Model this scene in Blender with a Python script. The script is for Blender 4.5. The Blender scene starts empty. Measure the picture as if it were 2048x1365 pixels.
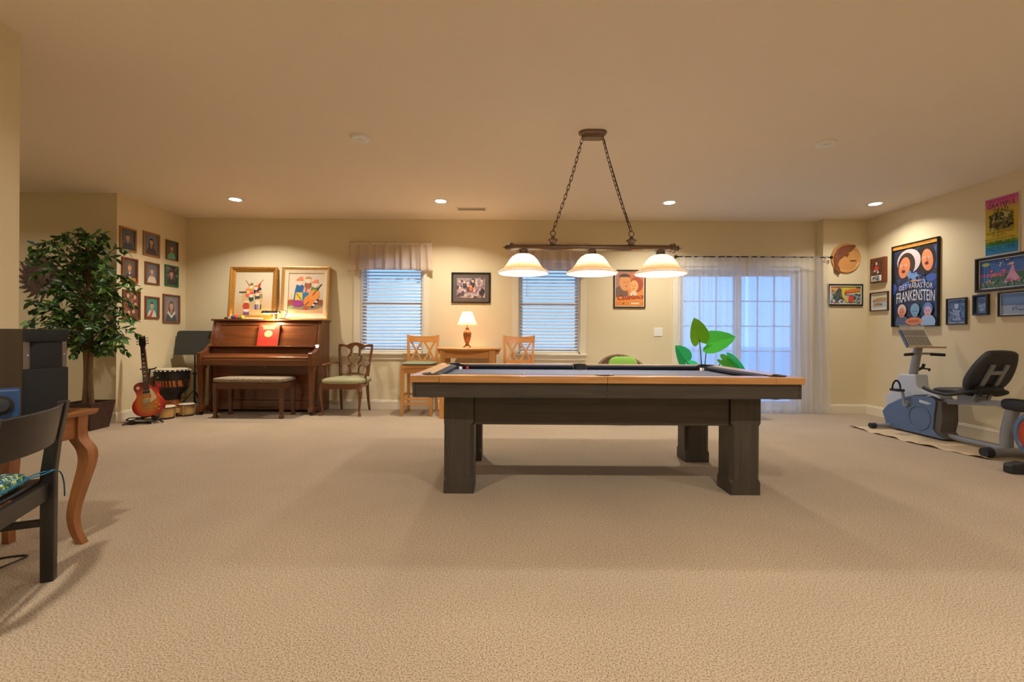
import bpy, bmesh, math, random
from mathutils import Vector, Matrix
random.seed(7)
R = math.radians
PI = math.pi
sc = bpy.context.scene
COL = sc.collection


def lin(c):
    """sRGB 0-255 triple -> linear rgba"""
    o = []
    for v in c[:3]:
        v = v / 255.0
        o.append(v / 12.92 if v <= 0.04045 else ((v + 0.055) / 1.055) ** 2.4)
    return (o[0], o[1], o[2], 1.0)


# ------------------------------------------------------------------ camera
cam_d = bpy.data.cameras.new('camera')
cam = bpy.data.objects.new('camera', cam_d)
COL.objects.link(cam)
cam.location = (0, 0, 1.055)
cam.rotation_euler = (R(90), R(-0.355), 0)
cam_d.sensor_width = 36
cam_d.lens = 36 * 900 / 2048
cam_d.shift_y = -10.5 / 2048
cam_d.clip_start = 0.05
sc.camera = cam

# ------------------------------------------------------------------ world (blue dusk sky)
world = bpy.data.worlds.new('sky')
sc.world = world
world.use_nodes = True
wn = world.node_tree.nodes
bgn = wn['Background']
tcw = wn.new('ShaderNodeTexCoord')
sepw = wn.new('ShaderNodeSeparateXYZ')
rampw = wn.new('ShaderNodeValToRGB')
rampw.color_ramp.elements[0].position = 0.45
rampw.color_ramp.elements[0].color = (0.24, 0.47, 1.0, 1)
rampw.color_ramp.elements[1].position = 0.75
rampw.color_ramp.elements[1].color = (0.18, 0.42, 1.0, 1)
mr = wn.new('ShaderNodeMapRange')
mr.inputs[1].default_value = -1
mr.inputs[2].default_value = 1
world.node_tree.links.new(tcw.outputs['Generated'], sepw.inputs[0])
world.node_tree.links.new(sepw.outputs[2], mr.inputs[0])
world.node_tree.links.new(mr.outputs[0], rampw.inputs[0])
world.node_tree.links.new(rampw.outputs[0], bgn.inputs[0])
bgn.inputs[1].default_value = 1.85

sc.view_settings.view_transform = 'Standard'
sc.view_settings.look = 'None'
sc.view_settings.gamma = 1
sc.view_settings.use_curve_mapping = False
sc.view_settings.exposure = 0.14

ADDED_CAN_W = 25.0            # unseen ceiling lamps added to brighten the rear half of the room
CAN_BACK_W = 26.0       # the dimmed row along the back wall
PENDANT_W = 30.0
WARM = (1.0, 0.93, 0.83)


def lamp(kind, name, loc, power, color, parent=None, rot=(0, 0, 0), size=0.1, spread=None):
    d = bpy.data.lights.new(name, kind)
    d.energy = power
    d.color = color
    if kind == 'AREA':
        d.shape = 'DISK'
        d.size = size
        if spread:
            d.spread = spread
    else:
        d.shadow_soft_size = size
    o = bpy.data.objects.new(name, d)
    COL.objects.link(o)
    o.location = loc
    o.rotation_euler = rot
    o.parent = parent
    return o


# ------------------------------------------------------------------ materials
MATS = {}


def newmat(name):
    m = bpy.data.materials.new(name)
    m.use_nodes = True
    return m, m.node_tree.nodes, m.node_tree.links, m.node_tree.nodes['Principled BSDF']


def mat(name, col, rough=0.5, metal=0.0, var=0.0, vscale=8.0, bump=0.0, bscale=60.0, coat=0.0, spec=0.5, stretch=(1, 1, 1)):
    if name in MATS:
        return MATS[name]
    m, n, l, p = newmat(name)
    c = lin(col)
    p.inputs['Base Color'].default_value = c
    p.inputs['Roughness'].default_value = rough
    p.inputs['Metallic'].default_value = metal
    p.inputs['Coat Weight'].default_value = coat
    p.inputs['Coat Roughness'].default_value = 0.08
    p.inputs['Specular IOR Level'].default_value = spec
    if var or bump:
        tc = n.new('ShaderNodeTexCoord')
        mp = n.new('ShaderNodeMapping')
        mp.inputs['Scale'].default_value = stretch
        l.new(tc.outputs['Object'], mp.inputs[0])
    if var:
        nz = n.new('ShaderNodeTexNoise')
        nz.inputs['Scale'].default_value = vscale
        nz.inputs['Detail'].default_value = 5
        l.new(mp.outputs[0], nz.inputs['Vector'])
        rp = n.new('ShaderNodeValToRGB')
        rp.color_ramp.elements[0].position = 0.3
        rp.color_ramp.elements[1].position = 0.7
        rp.color_ramp.elements[0].color = tuple(x * (1 - var) for x in c[:3]) + (1,)
        rp.color_ramp.elements[1].color = tuple(min(1, x * (1 + var)) for x in c[:3]) + (1,)
        l.new(nz.outputs[0], rp.inputs[0])
        l.new(rp.outputs[0], p.inputs['Base Color'])
    if bump:
        nb = n.new('ShaderNodeTexNoise')
        nb.inputs['Scale'].default_value = bscale
        nb.inputs['Detail'].default_value = 3
        l.new(mp.outputs[0], nb.inputs['Vector'])
        bp = n.new('ShaderNodeBump')
        bp.inputs['Strength'].default_value = bump
        bp.inputs['Distance'].default_value = 0.01
        l.new(nb.outputs[0], bp.inputs['Height'])
        l.new(bp.outputs[0], p.inputs['Normal'])
    MATS[name] = m
    return m


def wood(name, c1, c2, axis='x', scale=1.0, rough=0.35, coat=0.2, contrast=0.25):
    key = name + '_' + axis
    if key in MATS:
        return MATS[key]
    m, n, l, p = newmat(key)
    tc = n.new('ShaderNodeTexCoord')
    mp = n.new('ShaderNodeMapping')
    s = [22 * scale] * 3
    s['xyz'.index(axis)] = 1.3 * scale
    mp.inputs['Scale'].default_value = s
    l.new(tc.outputs['Object'], mp.inputs[0])
    nz = n.new('ShaderNodeTexNoise')
    nz.inputs['Scale'].default_value = 1.6
    nz.inputs['Detail'].default_value = 6
    nz.inputs['Roughness'].default_value = 0.62
    nz.inputs['Distortion'].default_value = 0.7
    l.new(mp.outputs[0], nz.inputs['Vector'])
    rp = n.new('ShaderNodeValToRGB')
    rp.color_ramp.elements[0].position = 0.5 - contrast
    rp.color_ramp.elements[1].position = 0.5 + contrast
    rp.color_ramp.elements[0].color = lin(c1)
    rp.color_ramp.elements[1].color = lin(c2)
    l.new(nz.outputs[0], rp.inputs[0])
    l.new(rp.outputs[0], p.inputs['Base Color'])
    bp = n.new('ShaderNodeBump')
    bp.inputs['Strength'].default_value = 0.06
    bp.inputs['Distance'].default_value = 0.004
    l.new(nz.outputs[0], bp.inputs['Height'])
    l.new(bp.outputs[0], p.inputs['Normal'])
    p.inputs['Roughness'].default_value = rough
    p.inputs['Coat Weight'].default_value = coat
    p.inputs['Coat Roughness'].default_value = 0.2
    MATS[key] = m
    return m


def emit_mat(name, col, strength):
    m, n, l, p = newmat(name)
    p.inputs['Base Color'].default_value = (0.9, 0.9, 0.9, 1)
    p.inputs['Emission Color'].default_value = col + (1,)
    p.inputs['Emission Strength'].default_value = strength
    return m


def sheer_mat(name, col, transp, transl=0.6):
    m, n, l, p = newmat(name)
    n.remove(p)
    out = n['Material Output']
    tr = n.new('ShaderNodeBsdfTransparent')
    df = n.new('ShaderNodeBsdfDiffuse')
    tl = n.new('ShaderNodeBsdfTranslucent')
    df.inputs[0].default_value = lin(col)
    tl.inputs[0].default_value = lin(col)
    m1 = n.new('ShaderNodeMixShader')
    m1.inputs[0].default_value = transl
    m2 = n.new('ShaderNodeMixShader')
    m2.inputs[0].default_value = transp
    l.new(df.outputs[0], m1.inputs[1])
    l.new(tl.outputs[0], m1.inputs[2])
    l.new(m1.outputs[0], m2.inputs[1])
    l.new(tr.outputs[0], m2.inputs[2])
    l.new(m2.outputs[0], out.inputs[0])
    return m


def print_mat(name, rough, coat):
    m, n, l, p = newmat(name)
    a = n.new('ShaderNodeAttribute')
    a.attribute_name = 'col'
    l.new(a.outputs['Color'], p.inputs['Base Color'])
    p.inputs['Roughness'].default_value = rough
    p.inputs['Coat Weight'].default_value = coat
    p.inputs['Coat Roughness'].default_value = 0.02
    return m


def stripes(name, c1, c2, scale, axis='x', rough=0.8, mix=0.5):
    """woven cloth or staves: soft stripes along one axis"""
    m, n, l, p = newmat(name)
    tc = n.new('ShaderNodeTexCoord')
    w = n.new('ShaderNodeTexWave')
    w.bands_direction = axis.upper()
    w.inputs['Scale'].default_value = scale
    w.inputs['Distortion'].default_value = 1.5
    l.new(tc.outputs['Object'], w.inputs['Vector'])
    rp = n.new('ShaderNodeValToRGB')
    rp.color_ramp.elements[0].position = mix - 0.2
    rp.color_ramp.elements[1].position = mix + 0.2
    rp.color_ramp.elements[0].color = lin(c1)
    rp.color_ramp.elements[1].color = lin(c2)
    l.new(w.outputs[0], rp.inputs[0])
    l.new(rp.outputs[0], p.inputs['Base Color'])
    p.inputs['Roughness'].default_value = rough
    return m


def blotch(name, cols, scale, rough=0.8, dist=2.0):
    """patterned fabric: several flat colours following swirled noise"""
    m, n, l, p = newmat(name)
    tc = n.new('ShaderNodeTexCoord')
    nz = n.new('ShaderNodeTexNoise')
    nz.inputs['Scale'].default_value = scale
    nz.inputs['Detail'].default_value = 1
    nz.inputs['Distortion'].default_value = dist
    l.new(tc.outputs['Object'], nz.inputs['Vector'])
    rp = n.new('ShaderNodeValToRGB')
    rp.color_ramp.interpolation = 'CONSTANT'
    k = len(cols)
    while len(rp.color_ramp.elements) < k:
        rp.color_ramp.elements.new(0.5)
    for i, c in enumerate(cols):
        rp.color_ramp.elements[i].position = 0.0 if i == 0 else 0.3 + 0.42 * i / k
        rp.color_ramp.elements[i].color = lin(c)
    l.new(nz.outputs[0], rp.inputs[0])
    l.new(rp.outputs[0], p.inputs['Base Color'])
    p.inputs['Roughness'].default_value = rough
    return m


def weave(name, c1, c2, scale, rough=0.6):
    m, n, l, p = newmat(name)
    tc = n.new('ShaderNodeTexCoord')
    v = n.new('ShaderNodeTexVoronoi')
    v.inputs['Scale'].default_value = scale
    l.new(tc.outputs['Object'], v.inputs['Vector'])
    rp = n.new('ShaderNodeValToRGB')
    rp.color_ramp.elements[0].color = lin(c2)
    rp.color_ramp.elements[1].color = lin(c1)
    rp.color_ramp.elements[1].position = 0.6
    l.new(v.outputs['Distance'], rp.inputs[0])
    l.new(rp.outputs[0], p.inputs['Base Color'])
    bp = n.new('ShaderNodeBump')
    bp.inputs['Strength'].default_value = 0.6
    bp.inputs['Distance'].default_value = 0.01
    bp.invert = True
    l.new(v.outputs['Distance'], bp.inputs['Height'])
    l.new(bp.outputs[0], p.inputs['Normal'])
    p.inputs['Roughness'].default_value = rough
    return m


PRINT_GLASS = print_mat('print_behind_glass', 0.5, 0.6)
PRINT_PAPER = print_mat('paper_print', 0.45, 0.0)


# ------------------------------------------------------------------ mesh builder
class MB:
    def __init__(s):
        s.v, s.f, s.c = [], [], []

    def add(s, vs, fs, col=None):
        o = len(s.v)
        s.v += [tuple(v) for v in vs]
        s.f += [tuple(i + o for i in f) for f in fs]
        s.c += [col] * len(fs)
        return s

    def box(s, x0, x1, y0, y1, z0, z1, M=None):
        vs = [(x, y, z) for z in (z0, z1) for y in (y0, y1) for x in (x0, x1)]
        if M:
            vs = [tuple(M @ Vector(v)) for v in vs]
        return s.add(vs, [(0, 2, 3, 1), (4, 5, 7, 6), (0, 1, 5, 4), (2, 6, 7, 3), (0, 4, 6, 2), (1, 3, 7, 5)])

    def bar(s, a, b, w, t, up=(0, 0, 1)):
        """square bar from a to b, w across (perp. to up), t along up"""
        a, b = Vector(a), Vector(b)
        d = (b - a).normalized()
        u = Vector(up)
        sx = d.cross(u)
        if sx.length < 1e-5:
            sx = d.cross(Vector((1, 0, 0)))
        sx.normalize()
        u = sx.cross(d).normalized()
        vs = []
        for p in (a, b):
            for i, j in ((-1, -1), (1, -1), (1, 1), (-1, 1)):
                vs.append(p + sx * (i * w / 2) + u * (j * t / 2))
        return s.add(vs, [(3, 2, 1, 0), (4, 5, 6, 7)] + [(k, (k + 1) % 4, (k + 1) % 4 + 4, k + 4) for k in range(4)])

    def loft(s, rings, cap=True, closed=False):
        n = len(rings[0])
        vs = [p for r in rings for p in r]
        fs = []
        m = len(rings)
        for i in range(m if closed else m - 1):
            a, b = i * n, ((i + 1) % m) * n
            for k in range(n):
                k2 = (k + 1) % n
                fs.append((a + k, a + k2, b + k2, b + k))
        if cap and not closed:
            fs.append(tuple(reversed(range(n))))
            fs.append(tuple((m - 1) * n + k for k in range(n)))
        return s.add(vs, fs)

    def tube(s, pts, r, n=8, cap=True, closed=False, flat=1.0):
        pts = [Vector(p) for p in pts]
        m = len(pts)
        rs = r if isinstance(r, (list, tuple)) else [r] * m
        rings = []
        t0 = None
        for i, p in enumerate(pts):
            if closed:
                t = (pts[(i + 1) % m] - pts[i - 1]).normalized()
            else:
                t = (pts[min(i + 1, m - 1)] - pts[max(i - 1, 0)]).normalized()
            if t0 is None:
                ref = Vector((0, 0, 1)) if abs(t.z) < 0.9 else Vector((1, 0, 0))
                nx = t.cross(ref).normalized()
            else:
                nx = (nx - t * nx.dot(t))
                nx.normalize()
            t0 = t
            ny = t.cross(nx)
            rings.append([p + nx * (rs[i] * math.cos(2 * PI * k / n)) + ny * (rs[i] * flat * math.sin(2 * PI * k / n)) for k in range(n)])
        return s.loft(rings, cap, closed)

    def post(s, pts, sizes, n=4, rot=PI / 4):
        """upright member: horizontal rings of n corners at each (x,y,z)"""
        rings = []
        for (x, y, z), h in zip(pts, sizes):
            hx, hy = h if isinstance(h, tuple) else (h, h)
            k2 = math.sqrt(2) if n == 4 else 1
            rings.append([(x + hx * k2 * math.cos(rot + 2 * PI * k / n), y + hy * k2 * math.sin(rot + 2 * PI * k / n), z) for k in range(n)])
        return s.loft(rings)

    def lathe(s, prof, n=24, cx=0, cy=0, cz=0, cap=True, M=None):
        rings = []
        for r, z in prof:
            ring = [(cx + max(r, 1e-4) * math.cos(2 * PI * k / n), cy + max(r, 1e-4) * math.sin(2 * PI * k / n), cz + z) for k in range(n)]
            if M:
                ring = [tuple(M @ Vector(p)) for p in ring]
            rings.append(ring)
        return s.loft(rings, cap)

    def prism(s, poly, axis, a, b):
        def P(u, v, w):
            return {'y': (u, w, v), 'x': (w, u, v), 'z': (u, v, w)}[axis]
        n = len(poly)
        vs = [P(u, v, a) for u, v in poly] + [P(u, v, b) for u, v in poly]
        return s.add(vs, [tuple(range(n)), tuple(reversed(range(n, 2 * n)))] + [(k, (k + 1) % n, (k + 1) % n + n, k + n) for k in range(n)])

    def sup(s, c, rad, e1=0.5, e2=0.5, n=20, m=10, M=None):
        """superellipsoid: pillows, cushions, balls (e=1 sphere, e->0 box)"""
        def pw(v, e):
            return math.copysign(abs(v) ** e, v)
        rings = []
        for j in range(m + 1):
            th = -PI / 2 + PI * j / m
            ring = []
            for k in range(n):
                ph = 2 * PI * k / n
                cr = pw(max(math.cos(th), 1e-3), e1)
                v = Vector((rad[0] * cr * pw(math.cos(ph), e2), rad[1] * cr * pw(math.sin(ph), e2), rad[2] * pw(math.sin(th), e1)))
                if M:
                    v = M @ v
                ring.append(tuple(v + Vector(c)))
            rings.append(ring)
        return s.loft(rings)

    def sheet(s, fn, nu, nv):
        vs = [fn(i / nu, j / nv) for j in range(nv + 1) for i in range(nu + 1)]
        fs = [(j * (nu + 1) + i, j * (nu + 1) + i + 1, (j + 1) * (nu + 1) + i + 1, (j + 1) * (nu + 1) + i) for j in range(nv) for i in range(nu)]
        return s.add(vs, fs)

    def xf(s, M):
        s.v = [tuple(M @ Vector(v)) for v in s.v]
        return s

    def mesh(s, name, m=None, smooth=None, recalc=True):
        me = bpy.data.meshes.new(name)
        me.from_pydata(s.v, [], s.f)
        if recalc:
            bm = bmesh.new()
            bm.from_mesh(me)
            bmesh.ops.recalc_face_normals(bm, faces=bm.faces)
            bm.to_mesh(me)
            bm.free()
        if any(c is not None for c in s.c):
            at = me.color_attributes.new(name='col', type='FLOAT_COLOR', domain='CORNER')
            for p, c in zip(me.polygons, s.c):
                for li in p.loop_indices:
                    at.data[li].color = c
        if smooth:
            for p in me.polygons:
                p.use_smooth = True
            me.set_sharp_from_angle(angle=R(smooth))
        if m:
            me.materials.append(m)
        return me

    def build(s, name, m, parent=None, smooth=None, bevel=0, recalc=True, loc=None):
        o = bpy.data.objects.new(name, s.mesh(name, m, smooth, recalc))
        COL.objects.link(o)
        if parent:
            o.parent = parent
        if loc:
            o.location = loc
        if bevel:
            b = o.modifiers.new('bevel', 'BEVEL')
            b.width = bevel
            b.segments = 2
            b.limit_method = 'ANGLE'
            b.angle_limit = R(40)
        return o


def inst(name, mesh, parent=None, loc=(0, 0, 0), rot=None, scale=None, M=None):
    o = bpy.data.objects.new(name, mesh)
    COL.objects.link(o)
    o.parent = parent
    if M:
        o.matrix_local = M
    else:
        o.location = loc
        if rot:
            o.rotation_euler = rot
        if scale:
            o.scale = scale
    return o


def tag(o, label, cat, group=None):
    o['label'] = label
    o['category'] = cat
    if group:
        o['group'] = group
    return o


def thing(name, label, cat, loc=(0, 0, 0), rz=0, group=None, rot=None):
    o = bpy.data.objects.new(name, None)
    COL.objects.link(o)
    o.empty_display_size = 0.1
    o.location = loc
    o.rotation_euler = rot if rot else (0, 0, R(rz))
    return tag(o, label, cat, group)


def struct(name, mb, m, parent=None, **k):
    o = mb.build(name, m, parent, **k)
    if not parent:
        o['kind'] = 'structure'
    return o


def copy_tree(root, loc, rz=0, label=None):
    r = root.copy()
    COL.objects.link(r)
    r.location = loc
    r.rotation_euler = (0, 0, R(rz))
    if label:
        r['label'] = label
    for ch in list(root.children):
        c = ch.copy()
        COL.objects.link(c)
        c.parent = r
        for g in ch.children:
            d = g.copy()
            COL.objects.link(d)
            d.parent = c
    return r


def arc(cx, cy, r, a0, a1, n):
    return [(cx + r * math.cos(R(a0 + (a1 - a0) * i / n)), cy + r * math.sin(R(a0 + (a1 - a0) * i / n))) for i in range(n + 1)]


def spline(pts, k=6):
    """Catmull-Rom through pts (any dimension)"""
    out = []
    n = len(pts)
    for i in range(n - 1):
        p0, p1, p2, p3 = pts[max(i - 1, 0)], pts[i], pts[i + 1], pts[min(i + 2, n - 1)]
        for j in range(k):
            t = j / k
            out.append(tuple(0.5 * (2 * b + (c - a) * t + (2 * a - 5 * b + 4 * c - d) * t * t + (3 * b - a - 3 * c + d) * t ** 3)
                             for a, b, c, d in zip(p0, p1, p2, p3)))
    out.append(tuple(pts[-1]))
    return out


# ------------------------------------------------------------------ flat printed matter
TEXT_CACHE = {}


def text_geo(s):
    if s in TEXT_CACHE:
        return TEXT_CACHE[s]
    cu = bpy.data.curves.new('lettering', 'FONT')
    cu.body = s
    cu.resolution_u = 2
    ob = bpy.data.objects.new('lettering', cu)
    COL.objects.link(ob)
    dg = bpy.context.evaluated_depsgraph_get()
    me = bpy.data.meshes.new_from_object(ob.evaluated_get(dg))
    vs = [(v.co.x, v.co.y) for v in me.vertices]
    fs = [tuple(p.vertices) for p in me.polygons]
    bpy.data.objects.remove(ob)
    bpy.data.curves.remove(cu)
    bpy.data.meshes.remove(me)
    x0 = min(v[0] for v in vs)
    x1 = max(v[0] for v in vs)
    y0 = min(v[1] for v in vs)
    y1 = max(v[1] for v in vs)
    vs = [((x - x0) / (x1 - x0), (y - y0) / (y1 - y0)) for x, y in vs]
    TEXT_CACHE[s] = (vs, fs)
    return vs, fs


class Art:
    """flat picture w x h facing -y, (u,v) in 0..1; later shapes lie on top"""

    def __init__(s, w, h, bg):
        s.w, s.h, s.mb, s.k = w, h, MB(), 0
        s.rect(0, 0, 1, 1, bg)

    def poly(s, pts, col):
        # keep every shape inside the sheet
        for ax, lim, sg in ((0, 0, 1), (0, 1, -1), (1, 0, 1), (1, 1, -1)):
            res = []
            for i, p in enumerate(pts):
                q = pts[i - 1]
                a, b = (p[ax] - lim) * sg, (q[ax] - lim) * sg
                if (a >= 0) != (b >= 0):
                    t = b / (b - a)
                    res.append((q[0] + (p[0] - q[0]) * t, q[1] + (p[1] - q[1]) * t))
                if a >= 0:
                    res.append(p)
            pts = res
            if len(pts) < 3:
                return
        y = -0.00015 * s.k
        s.k += 1
        s.mb.add([((u - 0.5) * s.w, y, v * s.h) for u, v in pts], [tuple(range(len(pts)))], lin(col))

    def rect(s, u0, v0, u1, v1, col):
        s.poly([(u0, v0), (u1, v0), (u1, v1), (u0, v1)], col)

    def ell(s, u, v, ru, rv, col, n=18, rot=0, a0=0, a1=360):
        c, q = math.cos(R(rot)), math.sin(R(rot))
        asp = s.h / s.w
        pts = []
        m = n if a1 - a0 >= 360 else n + 1
        for i in range(m):
            a = R(a0 + (a1 - a0) * i / n)
            x, y = ru * math.cos(a), rv * math.sin(a) * asp
            pts.append((u + x * c - y * q, v + (x * q + y * c) / asp))
        s.poly(pts, col)

    def line(s, u0, v0, u1, v1, t, col):
        asp = s.h / s.w
        dx, dy = u1 - u0, (v1 - v0) * asp
        q = math.hypot(dx, dy)
        nx, ny = -dy / q * t / 2, dx / q * t / 2 / asp
        s.poly([(u0 + nx, v0 + ny), (u0 - nx, v0 - ny), (u1 - nx, v1 - ny), (u1 + nx, v1 + ny)], col)

    def text(s, txt, u0, v0, u1, v1, col, warp=None):
        y = -0.00015 * s.k
        s.k += 1
        vs, fs = text_geo(txt)
        P = []
        for a, b in vs:
            u, v = u0 + a * (u1 - u0), v0 + b * (v1 - v0)
            if warp:
                u, v = warp(u, v, a, b)
            P.append(((u - 0.5) * s.w, y, v * s.h))
        s.mb.add(P, fs, lin(col))

    def blobs(s, n, u0, v0, u1, v1, r0, r1, cols, seed=1):
        q = random.Random(seed)
        for i in range(n):
            s.ell(q.uniform(u0, u1), q.uniform(v0, v1), q.uniform(r0, r1), q.uniform(r0, r1), q.choice(cols), n=9, rot=q.uniform(0, 180))

    def build(s, parent, y, z, m, name='print'):
        o = s.mb.build(name, m, parent, recalc=False)
        o.location = (0, y, z)
        return o


def frame_rings(mb, w, h, prof):
    """mitred picture frame: prof = [(inset from outer edge, depth towards viewer)]"""
    rings = []
    for d, e in prof:
        x, z = w / 2 - d, h / 2 - d
        rings.append([(-x, -e, h / 2 - z), (x, -e, h / 2 - z), (x, -e, h / 2 + z), (-x, -e, h / 2 + z)])
    mb.loft(rings, cap=False, closed=True)
    return mb


def picture(name, label, cat, loc, rz, w, h, fw, fm, paint, mat_w=0, mat_col=(235, 232, 225), depth=0.022, group=None, tilt=0, prof=None, pm=None, bg=(120, 120, 120), inner=None):
    """loc = centre of the bottom edge on the wall"""
    t = thing(name, label, cat, loc, 0, group, rot=(R(tilt), 0, R(rz)))
    p = prof or [(0, 0.0), (0, depth * 0.8), (fw * 0.2, depth), (fw * 0.75, depth), (fw, depth * 0.6), (fw, 0.0)]
    frame_rings(MB(), w, h, p).build('frame', fm, t)
    bk = MB().box(-w / 2 + fw * 0.5, w / 2 - fw * 0.5, -0.004, -0.001, fw * 0.5, h - fw * 0.5)
    bk.build('backing', mat('backing_board', (90, 75, 60), 0.9), t)
    if mat_w:
        m = MB()
        frame_rings(m, w - 2 * fw + 0.002, h - 2 * fw + 0.002, [(0, 0.004), (0, 0.0065), (mat_w, 0.0065), (mat_w + 0.0015, 0.004)])
        o = m.build('mat_board', mat('mat_%d_%d_%d' % mat_col, mat_col, 0.55, coat=0.5), t)
        o.location.z = fw - 0.001
    if inner:
        m = MB()
        frame_rings(m, w - 2 * fw + 0.004, h - 2 * fw + 0.004, [(0, 0.004), (0, inner[2]), (inner[0], inner[2] * 0.6), (inner[0], 0.004)])
        o = m.build('liner', inner[1], t)
        o.location.z = fw - 0.002
    a = Art(w - 2 * fw - 2 * mat_w + 0.003, h - 2 * fw - 2 * mat_w + 0.003, bg)
    paint(a)
    a.build(t, -0.0045, fw + mat_w - 0.0015, pm or PRINT_GLASS)
    return t
# ================================================================== ROOM
H = 2.71
m_wall = mat('wall_paint', (224, 209, 172), 0.75, bump=0.03, bscale=300)
m_ceil = mat('ceiling_paint', (238, 226, 208), 0.85, bump=0.03, bscale=250)
m_trim = mat('white_trim', (232, 222, 198), 0.45)
m_white = mat('white_plastic', (238, 236, 230), 0.4)

# carpet
m_carpet, n, l, p = newmat('carpet')
tc = n.new('ShaderNodeTexCoord')
n1 = n.new('ShaderNodeTexNoise'); n1.inputs['Scale'].default_value = 170; n1.inputs['Detail'].default_value = 3; n1.inputs['Roughness'].default_value = 0.65
n2 = n.new('ShaderNodeTexNoise'); n2.inputs['Scale'].default_value = 1.1; n2.inputs['Detail'].default_value = 2
l.new(tc.outputs['Object'], n1.inputs['Vector']); l.new(tc.outputs['Object'], n2.inputs['Vector'])
rp = n.new('ShaderNodeValToRGB')
rp.color_ramp.elements[0].position = 0.33; rp.color_ramp.elements[0].color = lin((110, 89, 67))
rp.color_ramp.elements[1].position = 0.56; rp.color_ramp.elements[1].color = lin((193, 172, 144))
l.new(n1.outputs[0], rp.inputs[0])
mx = n.new('ShaderNodeMix'); mx.data_type = 'RGBA'; mx.blend_type = 'MULTIPLY'; mx.inputs[0].default_value = 1
rp2 = n.new('ShaderNodeValToRGB')
rp2.color_ramp.elements[0].position = 0.35; rp2.color_ramp.elements[0].color = (0.90, 0.90, 0.90, 1)
rp2.color_ramp.elements[1].position = 0.65; rp2.color_ramp.elements[1].color = (1, 1, 1, 1)
l.new(n2.outputs[0], rp2.inputs[0]); l.new(rp.outputs[0], mx.inputs[6]); l.new(rp2.outputs[0], mx.inputs[7])
l.new(mx.outputs[2], p.inputs['Base Color'])
bp = n.new('ShaderNodeBump'); bp.inputs['Strength'].default_value = 0.35; bp.inputs['Distance'].default_value = 0.004
l.new(n1.outputs[0], bp.inputs['Height']); l.new(bp.outputs[0], p.inputs['Normal'])
p.inputs['Roughness'].default_value = 0.95; p.inputs['Specular IOR Level'].default_value = 0.1
p.inputs['Sheen Weight'].default_value = 0.15

XR, XL, YB, YJ, YA = 4.95, -4.66, 6.42, 6.28, 5.30
XJ, XN, YN, YREAR, XFAR = 4.335, -2.73, 2.49, -4.6, -7.4
WIN = [(-2.17, -1.27, 0.80, 2.22), (0.09, 0.97, 0.80, 2.22)]
DOOR = (2.36, 4.12, 0.0, 2.06)

struct('floor', MB().box(XFAR - .2, XR + .2, YREAR - .2, YB + .2, -0.1, 0), m_carpet)
struct('ceiling', MB().box(XFAR - .2, XR + .2, YREAR - .2, YB + .2, H, H + .1), m_ceil)
wb = MB()
T = YB + 0.17
xs = [XL - .15, WIN[0][0], WIN[0][1], WIN[1][0], WIN[1][1], DOOR[0], DOOR[1], XR + .15]
for i in (0, 2, 4, 6):
    wb.box(xs[i], xs[i + 1], YB, T, 0, H)
for a, b, c, d in WIN:
    wb.box(a, b, YB, T, 0, c).box(a, b, YB, T, d, H)
wb.box(DOOR[0], DOOR[1], YB, T, DOOR[3], H)
struct('wall_back', wb, m_wall)
struct('wall_back_right', MB().box(XJ, XR + .1, YJ, YB, 0, H), m_wall)
struct('wall_right', MB().box(XR, XR + .15, YREAR, YB, 0, H), m_wall)
struct('wall_left', MB().box(XL - .15, XL, YA, YB, 0, H), m_wall)
struct('wall_alcove', MB().box(XFAR, XL - .15, YA, YA + .15, 0, H), m_wall)
struct('wall_alcove_far', MB().box(XFAR - .15, XFAR, YN, YA + .15, 0, H), m_wall)
struct('wall_left_near', MB().box(XFAR - .15, XN, YREAR, YN, 0, H), m_wall)
struct('wall_rear', MB().box(XN - .1, XR + .15, YREAR - .15, YREAR, 0, H), m_wall)


def base(name, pts, nrm):
    """baseboard with a chamfered top between two floor points, standing out along nrm"""
    (x0, y0), (x1, y1) = pts
    nx, ny = nrm
    ring = []
    for x, y in pts:
        ring.append([(x, y, 0), (x + nx * .016, y + ny * .016, 0), (x + nx * .016, y + ny * .016, .105), (x + nx * .010, y + ny * .010, .118), (x + nx * .010, y + ny * .010, .125), (x, y, .128)])
    struct(name, MB().loft(ring), m_trim)


base('baseboard_back', [(XL, YB), (DOOR[0] - .09, YB)], (0, -1))
base('baseboard_back_right', [(XJ - .016, YJ), (XR, YJ)], (0, -1))
base('baseboard_jog', [(XJ, YB), (XJ, YJ)], (-1, 0))
base('baseboard_right', [(XR, YJ), (XR, YREAR)], (-1, 0))
base('baseboard_left', [(XL, YB), (XL, YA - .016)], (1, 0))
base('baseboard_alcove', [(XFAR, YA), (XL, YA)], (0, -1))
base('baseboard_left_near', [(XN, YREAR), (XN, YN)], (1, 0))

# outdoors: a pale patio so that the view out of the door has a ground
struct('patio', MB().box(-40, 40, T + .02, 60, -0.35, -0.25), mat('pale_concrete', (226, 226, 224), 0.9, var=0.06, vscale=2))

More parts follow.
